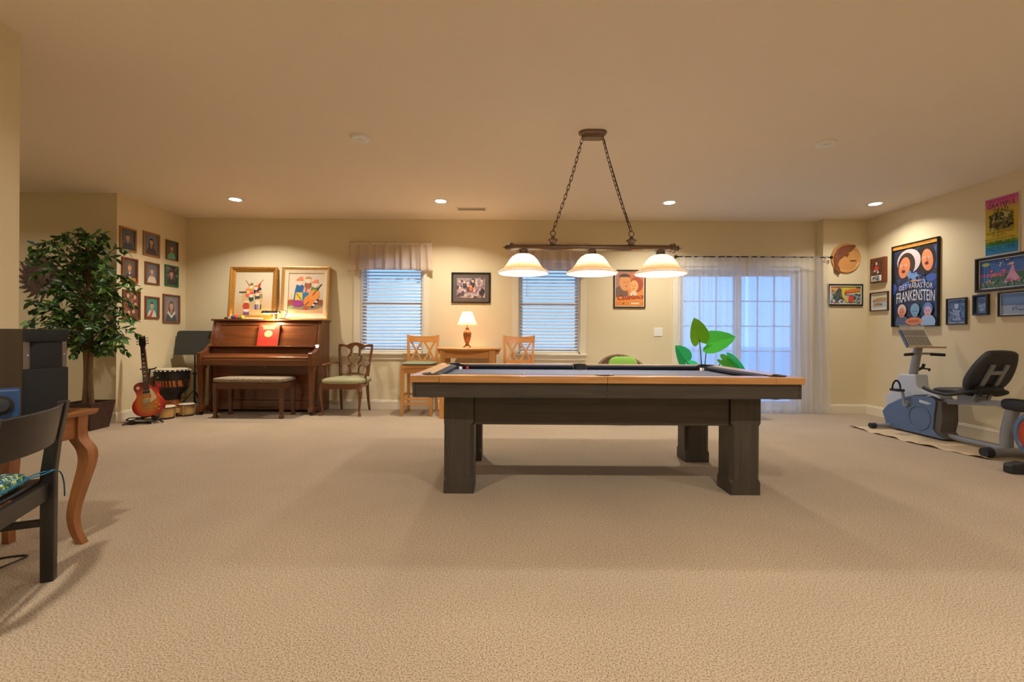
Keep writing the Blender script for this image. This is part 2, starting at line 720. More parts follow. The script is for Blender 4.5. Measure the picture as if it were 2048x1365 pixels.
# ------------------------------------------------------------------ windows
m_vinyl = mat('window_vinyl', (228, 226, 220), 0.35)
m_glass, n, l, p = newmat('window_glass')
p.inputs['Base Color'].default_value = (1, 1, 1, 1)
p.inputs['Roughness'].default_value = 0.0
p.inputs['Alpha'].default_value = 0.12
m_slat = mat('blind_slat', (240, 237, 228), 0.4)
m_val = sheer_mat('valance_cloth', (240, 226, 208), 0.2, 0.5)
LBL = ['beside the carved armchair', 'behind the bare bar stool']
for i, (a, b, c, d) in enumerate(WIN):
    cas = MB()
    cw = .085
    cas.box(a - cw, a, YB - .018, YB, c - .09, d + cw).box(b, b + cw, YB - .018, YB, c - .09, d + cw).box(a, b, YB - .018, YB, d, d + cw)
    w = struct('window_%d' % (i + 1), cas, m_trim, bevel=.003)
    MB().box(a - cw - .015, b + cw + .015, YB - .04, YB, c - .025, c).build('window_sill', m_trim, w, bevel=.004)
    MB().box(a, b, YB - .016, YB, c - .09, c - .026).build('window_apron', m_trim, w)
    j = MB().box(a, a + .02, YB, T, c, d).box(b - .02, b, YB, T, c, d).box(a, b, YB, T, d - .02, d).box(a, b, YB, T, c, c + .02)
    j.build('window_jamb', m_trim, w)
    ys = YB + .11
    mid = (c + d) / 2
    for z0, z1, yo in ((mid - .02, d - .02, .025), (c + .02, mid + .02, 0)):
        f = MB()
        for (x0, x1, q0, q1) in ((a + .02, a + .06, z0, z1), (b - .06, b - .02, z0, z1), (a + .06, b - .06, z0, z0 + .045), (a + .06, b - .06, z1 - .04, z1)):
            f.box(x0, x1, ys + yo - .015, ys + yo + .012, q0, q1)
        f.build('window_sash', m_vinyl, w)
        MB().box(a + .06, b - .06, ys + yo - .002, ys + yo + .002, z0 + .045, z1 - .04).build('window_pane', m_glass, w)
    # venetian blind
    bl = thing('window_blind', 'white slatted venetian blind in the window ' + LBL[i], 'blind', ((a + b) / 2, YB + .045, c + .02))
    hw = (b - a) / 2 - .026
    MB().box(-hw, hw, -.025, .025, d - c - .075, d - c - .022).build('head_rail', m_slat, bl, bevel=.003)
    MB().box(-hw, hw, -.022, .022, 0.002, .022).build('bottom_rail', m_slat, bl, bevel=.004)
    tl = R(33)
    sm = MB()
    prof = [(-.025, 0), (-.012, .003), (0, .004), (.012, .003), (.025, 0)]
    ring = lambda x: [(x, y * math.cos(tl) - (z) * math.sin(tl), y * math.sin(tl) + z * math.cos(tl)) for y, z in prof] + [(x, y * math.cos(tl) - (z - .0025) * math.sin(tl), y * math.sin(tl) + (z - .0025) * math.cos(tl)) for y, z in reversed(prof)]
    sm.loft([ring(-hw), ring(hw)])
    sme = sm.mesh('slat', m_slat)
    ns = 28
    for k in range(ns):
        inst('slat', sme, bl, (0, 0, .055 + k * (d - c - .15) / (ns - 1)))
    for x in (-hw * .72, 0, hw * .72):
        MB().tube([(x, -.028, .01), (x, -.028, d - c - .05)], .0012, 4).build('cord', m_slat, bl)
    MB().tube([(-hw * .78, -.034, d - c - .05), (-hw * .78, -.036, d - c - .62)], .004, 6).build('tilt_wand', mat('wand', (205, 205, 205), .2), bl)
    # gathered valance on a rod
    vc = (a + b) / 2
    vw = (1.16 if i == 0 else 1.10) / 2
    va = thing('window_valance', 'short gathered beige valance over the window ' + LBL[i], 'valance', (vc, YB - .06, 1.98))
    rr = random.Random(i + 3)
    ph = [rr.uniform(0, 6) for _ in range(4)]

    def vf(u, v, vw=vw, ph=ph):
        fl = 1 + .045 * (1 - v)
        x = (u - .5) * 2 * vw * fl
        amp = .010 + .016 * (1 - v)
        y = amp * (math.sin(u * 62 + ph[0]) + .6 * math.sin(u * 31 + ph[1]) + .5 * math.sin(u * 103 + ph[2]))
        z = v * .385 + (.008 * math.sin(u * 31 + ph[3]) - .035 * abs(u - .5) ** 2 * 4) * (1 - v)
        return (x, -.03 + y * (.4 if v > .92 else 1), z)
    cl = MB().sheet(vf, 130, 10).build('cloth', m_val, va, smooth=60)
    sd = cl.modifiers.new('thick', 'SOLIDIFY'); sd.thickness = .0015
    MB().tube([(-vw - .01, -.03, .362), (vw + .01, -.03, .362)], .009, 8).build('rod', m_trim, va)
    for s_ in (-1, 1):
        MB().tube([(s_ * vw, -.03, .362), (s_ * vw, .055, .362)], .007, 6).build('rod_return', m_trim, va)

# ------------------------------------------------------------------ sliding glass door with sheers
a, b, c, d = DOOR
m_grid = sheer_mat('white_grille_bar', (240, 240, 238), 0.0, 0.6)
dr = struct('door_1', MB().box(a - .08, a, YB - .018, YB, 0, d + .08).box(b, b + .08, YB - .018, YB, 0, d + .08).box(a, b, YB - .018, YB, d, d + .08), m_trim)
MB().box(a, a + .04, YB, T, .02, d).box(b - .04, b, YB, T, .02, d).box(a + .04, b - .04, YB, T, d - .05, d).box(a, b, YB, T, 0, .03).build('door_frame', m_vinyl, dr)
mid = (a + b) / 2
for x0, x1, y in ((a + .04, mid + .03, YB + .10), (mid - .03, b - .04, YB + .05)):
    f = MB()
    f.box(x0, x0 + .075, y - .02, y + .02, .03, d - .05).box(x1 - .075, x1, y - .02, y + .02, .03, d - .05)
    f.box(x0 + .075, x1 - .075, y - .02, y + .02, .03, .14).box(x0 + .075, x1 - .075, y - .02, y + .02, d - .13, d - .05)
    pn = f.build('door_panel', m_vinyl, dr)
    gx0, gx1, gz0, gz1 = x0 + .075, x1 - .075, .14, d - .13
    MB().box(gx0, gx1, y - .003, y + .003, gz0, gz1).build('pane', m_glass, pn)
    for k in (1, 2):
        xm = gx0 + (gx1 - gx0) * k / 3
        MB().box(xm - .009, xm + .009, y - .009, y + .009, gz0, gz1).build('muntin', m_grid, pn)
    for k in range(1, 5):
        zm = gz0 + (gz1 - gz0) * k / 5
        MB().box(gx0, gx1, y - .0085, y + .0085, zm - .009, zm + .009).build('muntin', m_grid, pn)
hd = MB().tube(spline([(mid + .0, YB + .02, .95), (mid + .0, YB - .012, .97), (mid + .0, YB - .012, 1.16), (mid, YB + .02, 1.18)], 5), .009, 8)
hd.build('door_handle', m_vinyl, dr, smooth=50)

m_sheer = sheer_mat('sheer_voile', (240, 240, 242), 0.56, 0.75)
m_iron = mat('dark_iron', (52, 44, 38), 0.45, 0.7)
rod = thing('curtain_rod', 'thin dark metal curtain rod over the sliding glass door', 'curtain rod', (3.33, 6.215, 2.165))
MB().tube([(-1.06, 0, 0), (1.05, 0, 0)], .008, 8).build('pole', m_iron, rod)
for s_ in (-1, 1):
    MB().sup((s_ * 1.075, 0, 0), (.022, .022, .022), 1, 1, 12, 8).build('finial', m_iron, rod, smooth=60)
    MB().tube([(s_ * 1.03, 0, 0), (s_ * 1.03, (YB if s_ < 0 else YJ) - 6.215, 0)], .006, 6).build('bracket', m_iron, rod)


def sheer(label, x0, x1, flare0, flare1, y0, seed):
    q = random.Random(seed)
    ph = [q.uniform(0, 6) for _ in range(5)]
    c = (x0 + x1) / 2
    t = thing('sheer_curtain', label, 'curtain', (c, y0, 0), group=None)

    def fn(u, v):
        top = x0 + u * (x1 - x0)
        bot = (x0 - flare0) + u * (x1 - x0 + flare0 + flare1)
        k = (1 - v) ** .8
        x = top * (1 - k) + bot * k - c + .010 * math.sin(u * 40 + ph[4]) * k
        am = .014 + .022 * k
        y = am * (math.sin(u * 52 + ph[0] + .6 * k) + .55 * math.sin(u * 91 + ph[1]) + .5 * math.sin(u * 23 + ph[2]))
        return (x, y, .006 + v * 2.175 + .004 * math.sin(u * 60 + ph[3]) * k)
    MB().sheet(fn, 150, 16).build('cloth', m_sheer, t, smooth=70)
    return t


sheer('sheer white curtain panel next to the leafy plant', 2.30, 3.235, .0, .0, 6.215, 1)
sheer('sheer white curtain panel touching the wall corner with the round plaque', 3.24, 4.35, .0, .06, 6.205, 5)

# ------------------------------------------------------------------ ceiling fittings
m_lens = emit_mat('lamp_lens', (1.0, 0.93, 0.80), 14.0)
CANS = [(-3.41, 5.53, 'above the upright piano'), (-.89, 5.55, 'beside the ceiling vent'), (1.93, 5.55, 'in front of the movie poster wall'), (4.47, 5.55, 'near the round plaque corner')]
ADDED_CANS = [(x, y) for y in (1.1, -1.9) for x in (-1.6, 1.1, 3.6)] + [(-5.7, 3.7)]  # added out of view to brighten the room; the last lifts the dark alcove
ring = MB().lathe([(.062, .012), (.066, -.002), (.095, -.006), (.1, -.003), (.1, .0), (.062, .0)], 32, cap=False).mesh('trim_ring', m_white, smooth=40)
lens = MB().lathe([(.0, -.0005), (.064, -.0005), (.064, .004), (.0, .004)], 32).mesh('lens', m_lens)
for x, y, w in CANS:
    t = thing('recessed_light', 'glowing round recessed ceiling light ' + w, 'ceiling light', (x, y, H), group='recessed ceiling lights')
    inst('trim_ring', ring, t)
    inst('lens', lens, t, (0, 0, -.003))
    lamp('AREA', 'bulb', (0, 0, -.012), CAN_BACK_W * (.42 if x > 4 else .95), WARM, t, size=.12, spread=R(135))
for x, y in ADDED_CANS:
    t = thing('recessed_light', 'added unseen ceiling light brightening the alcove' if x < -5 else 'added unseen ceiling light brightening the rear half of the room', 'ceiling light', (x, y, H), group='added unseen ceiling lights')
    inst('trim_ring', ring, t)
    inst('lens', lens, t, (0, 0, -.003))
    lamp('AREA', 'bulb', (0, 0, -.012), 13.0 if x < -5 else ADDED_CAN_W, WARM, t, size=.12, spread=R(150))
for x, y, w in ((-1.28, 3.77, 'on the ceiling on the piano side'), (2.65, 3.82, 'on the ceiling on the exercise bike side')):
    t = thing('smoke_detector', 'flat round white smoke detector ' + w, 'smoke detector', (x, y, H))
    MB().lathe([(.0, 0), (.08, 0), (.08, -.012), (.072, -.022), (.0, -.026)], 28).build('body', m_white, t, smooth=40)
    MB().lathe([(.0, -.0255), (.03, -.0255), (.028, -.03), (0, -.031)], 20).build('cap', m_white, t, smooth=40)
v = thing('ceiling_vent', 'long white slotted ceiling air vent', 'vent', (-.54, 5.88, H))
frame_rings(MB(), .40, .16, [(0, 0), (0, .006), (.022, .008), (.025, 0)]).xf(Matrix.Rotation(R(90), 4, 'X') @ Matrix.Translation((0, 0, -.08))).build('frame', m_trim, v)
MB().box(-.18, .18, -.06, .06, -.0012, -.0002).build('duct', mat('duct_dark', (60, 50, 42), .9), v)
fin = MB().box(-.0015, .0015, -.056, .056, -.007, -.001, Matrix.Rotation(R(35), 4, 'Y')).mesh('fin', m_trim)
for k in range(26):
    inst('fin', fin, v, (-.168 + k * .0134, 0, 0))
t = thing('light_switch', 'double light switch plate beside the sliding door', 'switch', (2.085, YB, 1.06))
MB().box(-.06, .06, -.006, 0, 0, .12).build('plate', m_white, t, bevel=.003)
for x in (-.025, .025):
    MB().box(x - .007, x + .007, -.018, -.006, .05, .072, Matrix.Rotation(R(-12), 4, 'X')).build('toggle', m_white, t)
# ================================================================== POOL TABLE
HX, HY = 1.25, 0.65
m_oak = {k: wood('honey_oak', (168, 112, 58), (214, 160, 98), k, 1.0, 0.3, 0.4) for k in 'xyz'}
m_dark = {k: wood('charcoal_stained_wood', (50, 45, 39), (77, 69, 59), k, 0.8, 0.5, 0.05) for k in 'xyz'}
m_cloth = mat('slate_grey_cloth', (96, 98, 112), 0.95, var=.06, vscale=200, bump=.05, bscale=900)
m_cush = mat('dark_cushion_cloth', (46, 48, 56), 0.9)
m_leather = mat('black_leather', (28, 26, 25), 0.45, bump=.1, bscale=120)
m_pewter = mat('antique_pewter', (74, 66, 60), 0.3, 0.85)
pt = thing('pool_table', 'pool table with oak rails, charcoal base and dark grey cloth', 'pool table', (.606, 3.49, 0))
RT, RB = .80, .757
RW = .115


def mirror(poly, sx, sy):
    q = [(sx * x, sy * y) for x, y in poly]
    return q if sx * sy > 0 else q[::-1]


cc, rr = .125, .055
bite = [(cc + rr * math.cos(R(t)), cc + rr * math.sin(R(t))) for t in [-10.5 - 249 * i / 14 for i in range(15)]]
corner = [(0, 0), (.185, 0), (.185, RW)] + bite + [(RW, .185), (0, .185)]
corner = [(HX - x, HY - y) for x, y in corner]
sb = [(.0012 + (.051 - .0012) * (1 - math.cos(PI / 2 * i / 6)), HY - (.125 - math.sqrt(max(0, .052 ** 2 - (.0012 + (.051 - .0012) * (1 - math.cos(PI / 2 * i / 6))) ** 2)))) for i in range(7)]
seg = [(HX - .1865, HY), (HX - .1865, HY - RW)] + [(x, y) for x, y in reversed(sb)] + [(.0012, HY)]
for sx in (-1, 1):
    for sy in (-1, 1):
        MB().prism(mirror(corner, sx, sy), 'z', RB, RT).build('rail_corner', m_oak['x'], pt, bevel=.003)
        MB().prism(mirror(seg, sx, sy), 'z', RB, RT).build('rail', m_oak['x'], pt, bevel=.003)
    MB().prism(mirror([(HX, -HY + .1865), (HX, HY - .1865), (HX - RW, HY - .1865), (HX - RW, -HY + .1865)], sx, 1), 'z', RB, RT).build('rail', m_oak['y'], pt, bevel=.003)
# cushions: sloping cloth-covered noses
CW = .052


def cushion_nose(p0, p1, inn, e0, e1):
    """p0,p1 along the rail's inner edge; inn inward unit; e0,e1 mitre at each end"""
    p0, p1, inn = Vector(p0), Vector(p1), Vector(inn)
    d = (p1 - p0).normalized()
    prof = [(0, RB), (0, RT - .001), (.02, RT + .001), (CW, RT - .009), (CW - .006, RT - .024), (.014, RB)]
    r0 = [p0 + inn * q + d * e0 * (q / CW) + Vector((0, 0, z)) for q, z in prof]
    r1 = [p1 + inn * q - d * e1 * (q / CW) + Vector((0, 0, z)) for q, z in prof]
    return MB().loft([r0, r1])


for sy in (-1, 1):
    for sx in (-1, 1):
        cushion_nose((sx * (HX - .182), sy * (HY - RW), 0), (sx * .056, sy * (HY - RW), 0), (0, -sy, 0), .05, .012).build('cushion', m_cush, pt)
for sx in (-1, 1):
    cushion_nose((sx * (HX - RW), -HY + .182, 0), (sx * (HX - RW), HY - .182, 0), (-sx, 0, 0), .05, .05).build('cushion', m_cush, pt)
# bed with its pocket cut-outs left free at the corners
bx, by = HX - RW - .012, HY - RW - .012
bed = [(-bx + .06, -by), (-.05, -by), (-.035, -by + .03), (.035, -by + .03), (.05, -by), (bx - .06, -by), (bx, -by + .06), (bx, by - .06), (bx - .06, by), (.05, by), (.035, by - .03), (-.035, by - .03), (-.05, by), (-bx + .06, by), (-bx, by - .06), (-bx, -by + .06)]
MB().prism(bed, 'z', .735, .7575).build('bed_cloth', m_cloth, pt)
MB().box(-HX + .06, HX - .06, -HY + .06, HY - .06, .68, .70).build('slate_support', m_dark['x'], pt)
# pockets
for px_, py_, side in [(sx * (HX - cc), sy * (HY - cc), 0) for sx in (-1, 1) for sy in (-1, 1)] + [(0, sy * (HY - .125), 1) for sy in (-1, 1)]:
    sx = 1 if px_ > 0 else -1
    sy = 1 if py_ > 0 else -1
    r = .052 if side else .055
    po = MB().lathe([(r - .001, .798), (r - .002, .70), (r - .008, .66), (.03, .648), (0, .646), (0, .650), (.028, .652), (r - .012, .665), (r - .006, .70), (r - .004, .798)], 24, px_, py_, 0, cap=False)
    pk = po.build('pocket', m_leather, pt, smooth=50)
    if side:
        a0, a1 = (12, 168) if sy > 0 else (192, 348)
    else:
        base_a = math.degrees(math.atan2(sy, sx))
        a0, a1 = base_a - 118, base_a + 118
    pts = [(px_ + (r + .004) * math.cos(R(a0 + (a1 - a0) * k / 20)), py_ + (r + .004) * math.sin(R(a0 + (a1 - a0) * k / 20)), RT + .002) for k in range(21)]
    MB().tube(pts, [.004] + [.011] * 19 + [.004], 8, flat=.55).build('pocket_casting', m_pewter, pk, smooth=60)
# sights set into the rails
for sy in (-1, 1):
    for k in (-3, -2, -1, 1, 2, 3):
        MB().lathe([(0, RT - .002), (.006, RT - .002), (.006, RT + .0006), (0, RT + .0006)], 10, k * .262, sy * (HY - .05)).build('sight', mat('bronze_sight', (96, 70, 44), .4, .3), pt)
# apron boards: two boards a side, toothed joint in the middle
AY = HY - .016
tooth = lambda s, g: [(s * g, .662), (s * g, .690), (s * (g) - .014, .690), (s * (g) - .014, .706), (s * g, .706), (s * g, .7565)]
for sy in (-1, 1):
    y0, y1 = (AY - .03, AY) if sy > 0 else (-AY, -AY + .03)
    lft = [(-HX + .034, .662)] + tooth(-1, .001) + [(-HX + .034, .7565)]
    rgt = [(HX - .034, .7565)] + [(x + .002, z) for x, z in reversed(tooth(-1, .001))] + [(HX - .034, .662)]
    MB().prism(lft, 'y', y0, y1).build('apron_board', m_dark['x'], pt)
    MB().prism(rgt, 'y', y0, y1).build('apron_board', m_dark['x'], pt)
for sx in (-1, 1):
    x0, x1 = (HX - .032, HX - .014) if sx > 0 else (-HX + .014, -HX + .032)
    MB().box(x0, x1, -AY, AY, .662, .7565).build('apron_end', m_dark['y'], pt, bevel=.002)
# legs with chamfered corners


def cham_leg(cx, cy, h):
    rings = []
    for z, c in ((0, .003), (.078, .003), (.10, .024), (.455, .024), (.48, .003), (.661, .003)):
        q = []
        for ax, ay, order in ((1, 1, 0), (-1, 1, 1), (-1, -1, 0), (1, -1, 1)):
            a_ = (cx + ax * h, cy + ay * (h - c), z)
            b_ = (cx + ax * (h - c), cy + ay * h, z)
            q += [a_, b_] if order == 0 else [b_, a_]
        rings.append(q)
    return MB().loft(rings)


for sx in (-1, 1):
    for sy in (-1, 1):
        cham_leg(sx * .957, sy * .39, .1).build('leg', m_dark['z'], pt)
    MB().box(sx * .957 - .03, sx * .957 + .03, -.288, .288, .47, .66).build('stretcher', m_dark['y'], pt, bevel=.003)
for sy in (-1, 1):
    y = sy * .45
    MB().box(-.855, .855, y - .02, y + .02, .458, .661).build('stretcher', m_dark['x'], pt, bevel=.003)

m_chalk = mat('chalk_paper', (222, 214, 206), .8)
m_red = mat('red_plastic', (176, 30, 26), .3, coat=.4)


def chalk(label, x, y, z, rz, m, s=.011):
    t = thing('chalk_cube', label, 'chalk', (.606 + x, 3.49 + y, z), rz)
    MB().box(-s, s, -s, s, 0, 2 * s).build('wrapper', m, t, bevel=.0015)
    MB().lathe([(s * .75, 2 * s), (s * .75, 2 * s + .001), (s * .3, 2 * s - .003), (0, 2 * s - .004)], 12).build('chalk_face', mat('chalk_blue', (120, 130, 150), .9), t)


chalk('pale chalk cube on the cloth by the red one in the piano side pocket corner', -1.055, .44, .7575, 20, m_chalk, .013)
chalk('pale chalk cube on the cloth by the pocket nearest the leafy plant', 1.055, .44, .7575, 10, m_chalk, .013)
chalk('small flat white chalk piece alone on the grey cloth', -.52, -.02, .7575, 40, m_chalk, .008)
chalk('red chalk cube on the cloth by the piano side pocket', -1.0, .475, .7575, 35, m_red, .011)

# ================================================================== PENDANT LAMP OVER THE TABLE
m_bronze = mat('brushed_bronze', (122, 102, 86), 0.32, 0.8, var=.08, vscale=30)
m_chain = mat('chain_bronze', (84, 66, 52), 0.4, 0.8)
# scavo glass: cream crown, amber band above the rim
m_shade, n, l, p = newmat('scavo_glass')
n.remove(p)
out = n['Material Output']
tc = n.new('ShaderNodeTexCoord'); sp = n.new('ShaderNodeSeparateXYZ'); l.new(tc.outputs['Object'], sp.inputs[0])
nz = n.new('ShaderNodeTexNoise'); nz.inputs['Scale'].default_value = 45; nz.inputs['Detail'].default_value = 4; l.new(tc.outputs['Object'], nz.inputs['Vector'])
ma = n.new('ShaderNodeMath'); ma.operation = 'MULTIPLY_ADD'; ma.inputs[1].default_value = .03; l.new(nz.outputs[0], ma.inputs[0]); l.new(sp.outputs[2], ma.inputs[2])
mrg = n.new('ShaderNodeMapRange'); mrg.inputs[1].default_value = -.218 + .015; mrg.inputs[2].default_value = -.055 + .015; l.new(ma.outputs[0], mrg.inputs[0])
rp = n.new('ShaderNodeValToRGB')
els = rp.color_ramp.elements
els[0].position = 0.0; els[0].color = lin((255, 250, 240))
els[1].position = 1.0; els[1].color = lin((250, 253, 248))
for pos, c_ in ((.10, (255, 246, 232)), (.20, (238, 200, 156)), (.34, (246, 226, 192)), (.5, (250, 253, 246))):
    e = els.new(pos); e.color = lin(c_)
l.new(mrg.outputs[0], rp.inputs[0])
tl = n.new('ShaderNodeBsdfTranslucent'); df = n.new('ShaderNodeBsdfPrincipled')
df.inputs['Roughness'].default_value = .25
l.new(rp.outputs[0], tl.inputs[0]); l.new(rp.outputs[0], df.inputs['Base Color'])
mxs = n.new('ShaderNodeMixShader'); mxs.inputs[0].default_value = .72
l.new(df.outputs[0], mxs.inputs[1]); l.new(tl.outputs[0], mxs.inputs[2]); l.new(mxs.outputs[0], out.inputs[0])

pd = thing('pendant_lamp', 'bronze billiard lamp with three bell shades hanging on chains', 'pendant lamp', (.645, 3.65, 1.773))
MB().tube([(-.64, 0, 0), (.64, 0, 0)], .026, 20).build('bar', m_bronze, pd, smooth=50)
for s_ in (-1, 1):
    M = Matrix.Translation((s_ * .635, 0, 0)) @ Matrix.Rotation(R(90 * s_), 4, 'Y')
    MB().lathe([(.026, 0), (.034, .0), (.034, .022), (.040, .026), (.040, .032), (.034, .036), (.020, .046), (.018, .056), (.024, .060), (.012, .070), (.004, .078), (.0, .098)], 20, M=M).build('end_cap', m_bronze, pd, smooth=35)
    x = s_ * .318
    mnt = MB().lathe([(.0, .020), (.022, .024), (.026, .040), (.030, .048), (.043, .056), (.043, .062), (.030, .066), (.018, .080), (.010, .090), (.0, .096)], 20, x).build('bar_mount', m_bronze, pd, smooth=35)
    MB().tube([(x + .021 * math.cos(t * PI / 8), 0, .114 + .021 * math.sin(t * PI / 8)) for t in range(16)], .0032, 8, closed=True).build('ring', m_chain, mnt, smooth=60)
link = MB().tube([(.0105 * math.cos(t * PI / 8), 0, .0135 * math.copysign(1, math.sin(t * PI / 8 + .01)) + .0105 * math.sin(t * PI / 8)) for t in range(16)], .0028, 6, closed=True).mesh('chain_link', m_chain, smooth=60)
for s_ in (-1, 1):
    a_, b_ = Vector((s_ * .318, 0, .136)), Vector((s_ * .085, 0, .885))
    dv = b_ - a_
    nl = 20
    q = dv.to_track_quat('Z', 'Y').to_matrix().to_4x4()
    for k in range(nl):
        sag = -.012 * math.sin(PI * (k + .5) / nl)
        pos = a_ + dv * ((k + .5) / nl) + Vector((s_ * sag, 0, sag * .3))
        inst('chain_link', link, pd, M=Matrix.Translation(pos) @ q @ Matrix.Rotation(R(25 + 90 * (k % 2)), 4, 'Z'))
MB().tube([(.318 - .01, .004, .135), (.255, .006, .34), (.175, .005, .60), (.088, .003, .885)], .003, 6).build('power_cord', mat('black_cord', (20, 18, 17), .5), pd)
cano = []
for z, e in ((.937, 0), (.926, .0), (.921, .004), (.917, .009), (.912, .022), (.884, .024)):
    hw, hd = .052, .062 - e
    cano.append([(hw + hd * math.cos(R(t)), hd * math.sin(R(t)), z) for t in range(-90, 91, 15)] + [(-hw + hd * math.cos(R(t)), hd * math.sin(R(t)), z) for t in range(90, 271, 15)])
MB().loft(cano).build('ceiling_canopy', m_bronze, pd, smooth=40)
shade_me = MB().lathe([(.030, -.053), (.060, -.058), (.090, -.075), (.116, -.105), (.138, -.142), (.158, -.168), (.184, -.186), (.203, -.197), (.208, -.205), (.206, -.213), (.199, -.213), (.198, -.204), (.181, -.190), (.155, -.172), (.134, -.145), (.112, -.108), (.087, -.079), (.058, -.062), (.030, -.057)], 40, cap=False).mesh('lamp_shade', m_shade, smooth=60)
bulb_me = MB().sup((0, 0, -.125), (.028, .028, .036), 1, 1, 14, 10).mesh('bulb', emit_mat('frosted_bulb', (1.0, .86, .62), 9.0), smooth=80)
for x in (-.556, 0, .556):
    sh = inst('lamp_shade', shade_me, pd, (x, 0, 0))
    MB().lathe([(.020, -.018), (.034, -.022), (.034, -.040), (.040, -.048), (.038, -.062), (.022, -.070), (.018, -.09), (0, -.09)], 20, x).build('socket', m_bronze, pd, smooth=35)
    inst('bulb', bulb_me, sh)
    lamp('POINT', 'bulb_light', (x, 0, -.155), PENDANT_W, (1, .99, .95), pd, size=.035)
# ================================================================== LEFT: PIANO AND MUSIC CORNER
m_pia = {k: wood('piano_mahogany', (82, 44, 22), (122, 70, 36), k, 0.7, 0.28, 0.5) for k in 'xyz'}
m_brass = mat('brass', (190, 150, 80), .3, .9)
m_black = mat('satin_black', (26, 25, 25), .45)
pi = thing('upright_piano', 'tall mahogany upright piano with closed key lid', 'piano', (-3.33, 6.40, 0))
# local: back at y=0, front towards -y; half width .74 case, keybed a bit wider
PW = .735
for s_ in (-1, 1):
    side = [(0, .0), (0, 1.235), (-.27, 1.235), (-.365, .90), (-.365, .06), (-.33, .0)]
    x0, x1 = (PW - .03, PW) if s_ > 0 else (-PW, -PW + .03)
    MB().prism(side, 'x', x0, x1).build('side_panel', m_pia['z'], pi, bevel=.002)
MB().box(-PW - .02, PW + .02, -.30, .01, 1.235, 1.258).build('lid', m_pia['x'], pi, bevel=.006)
MB().box(-PW + .03, PW - .03, -.02, -.005, .05, 1.235).build('back_board', m_pia['x'], pi)
up = MB().prism([(-.262, 1.233), (-.245, 1.233), (-.330, .90), (-.352, .90)], 'x', -PW + .031, PW - .031)
upo = up.build('upper_panel', m_pia['x'], pi)
for z0, z1 in ((1.19, 1.20), (.955, .965)):
    pass
for s_ in (-1, 1):
    x = s_ * (PW - .075)
    MB().prism([(-.275, 1.215), (-.262, 1.215), (-.345, .905), (-.360, .905)], 'x', x - .03, x + .03).build('panel_stile', m_pia['z'], pi)
MB().prism([(-.273, 1.222), (-.262, 1.222), (-.274, 1.180), (-.285, 1.180)], 'x', -PW + .105, PW - .105).build('panel_rail', m_pia['x'], pi)
MB().box(-PW + .031, PW - .031, -.425, -.345, .885, .90).build('music_ledge', m_pia['x'], pi, bevel=.004)
# fallboard closed over the keys: upright board then sloping lid
MB().prism([(-.345, .885), (-.36, .885), (-.395, .80), (-.395, .78), (-.345, .78)], 'x', -PW + .04, PW - .04).build('fallboard', m_pia['x'], pi)
MB().prism([(-.395, .79), (-.400, .80), (-.54, .765), (-.56, .755), (-.56, .725), (-.395, .725)], 'x', -PW + .04, PW - .04).build('key_lid', m_pia['x'], pi, bevel=.003)
MB().box(-PW + .08, PW - .08, -.5615, -.5595, .722, .727).build('lid_hinge', m_brass, pi)
MB().box(-PW + .0, PW - .0, -.575, -.34, .645, .722).build('key_bed', m_pia['x'], pi, bevel=.006)
for s_ in (-1, 1):
    ck = [(-.365, .92), (-.395, .88), (-.44, .845), (-.52, .82), (-.575, .815), (-.585, .80), (-.585, .64), (-.34, .64), (-.34, .92)]
    x0, x1 = (PW - .04, PW + .015) if s_ > 0 else (-PW - .015, -PW + .04)
    MB().prism(ck, 'x', x0, x1).build('arm', m_pia['y'], pi, bevel=.004)
    x = s_ * (PW - .015)
    MB().post([(x, -.525, .64), (x, -.525, .61), (x, -.525, .60), (x, -.525, .57), (x, -.525, .14), (x, -.525, .10), (x, -.525, .05)], [.045, .045, .036, .034, .024, .034, .034]).build('leg', m_pia['z'], pi, bevel=.002)
    MB().box(x - .035, x + .035, -.57, -.33, .045, .10).build('toe_block', m_pia['y'], pi, bevel=.004)
    ct = MB().lathe([(0, -.01), (.025, -.01), (.025, .01), (0, .01)], 14, M=Matrix.Translation((x, -.53, .025)) @ Matrix.Rotation(R(90), 4, 'Y'))
    ct.box(x - .018, x + .018, -.545, -.515, .03, .045)
    ct.build('caster', m_black, pi, smooth=30)
MB().box(-PW + .031, PW - .031, -.335, -.315, .17, .645).build('lower_panel', m_pia['x'], pi)
MB().box(-PW + .031, PW - .031, -.345, -.30, .04, .165).build('toe_rail', m_pia['x'], pi, bevel=.003)
for s_ in (-1, 1):
    x = s_ * (PW - .075)
    MB().box(x - .03, x + .03, -.342, -.334, .18, .64).build('panel_stile', m_pia['z'], pi)
MB().lathe([(0, 0), (.008, 0), (.010, .008), (0, .012)], 12, M=Matrix.Translation((.0, -.336, .615)) @ Matrix.Rotation(R(90), 4, 'X')).build('lock', m_brass, pi)
for x in (-.075, 0, .075):
    MB().tube(spline([(x, -.33, .075), (x, -.38, .078), (x, -.43, .066)], 4), [.008, .009, .011, .013, .014, .015, .016, .017, .014], 8, flat=.45).build('pedal', m_brass, pi, smooth=60)

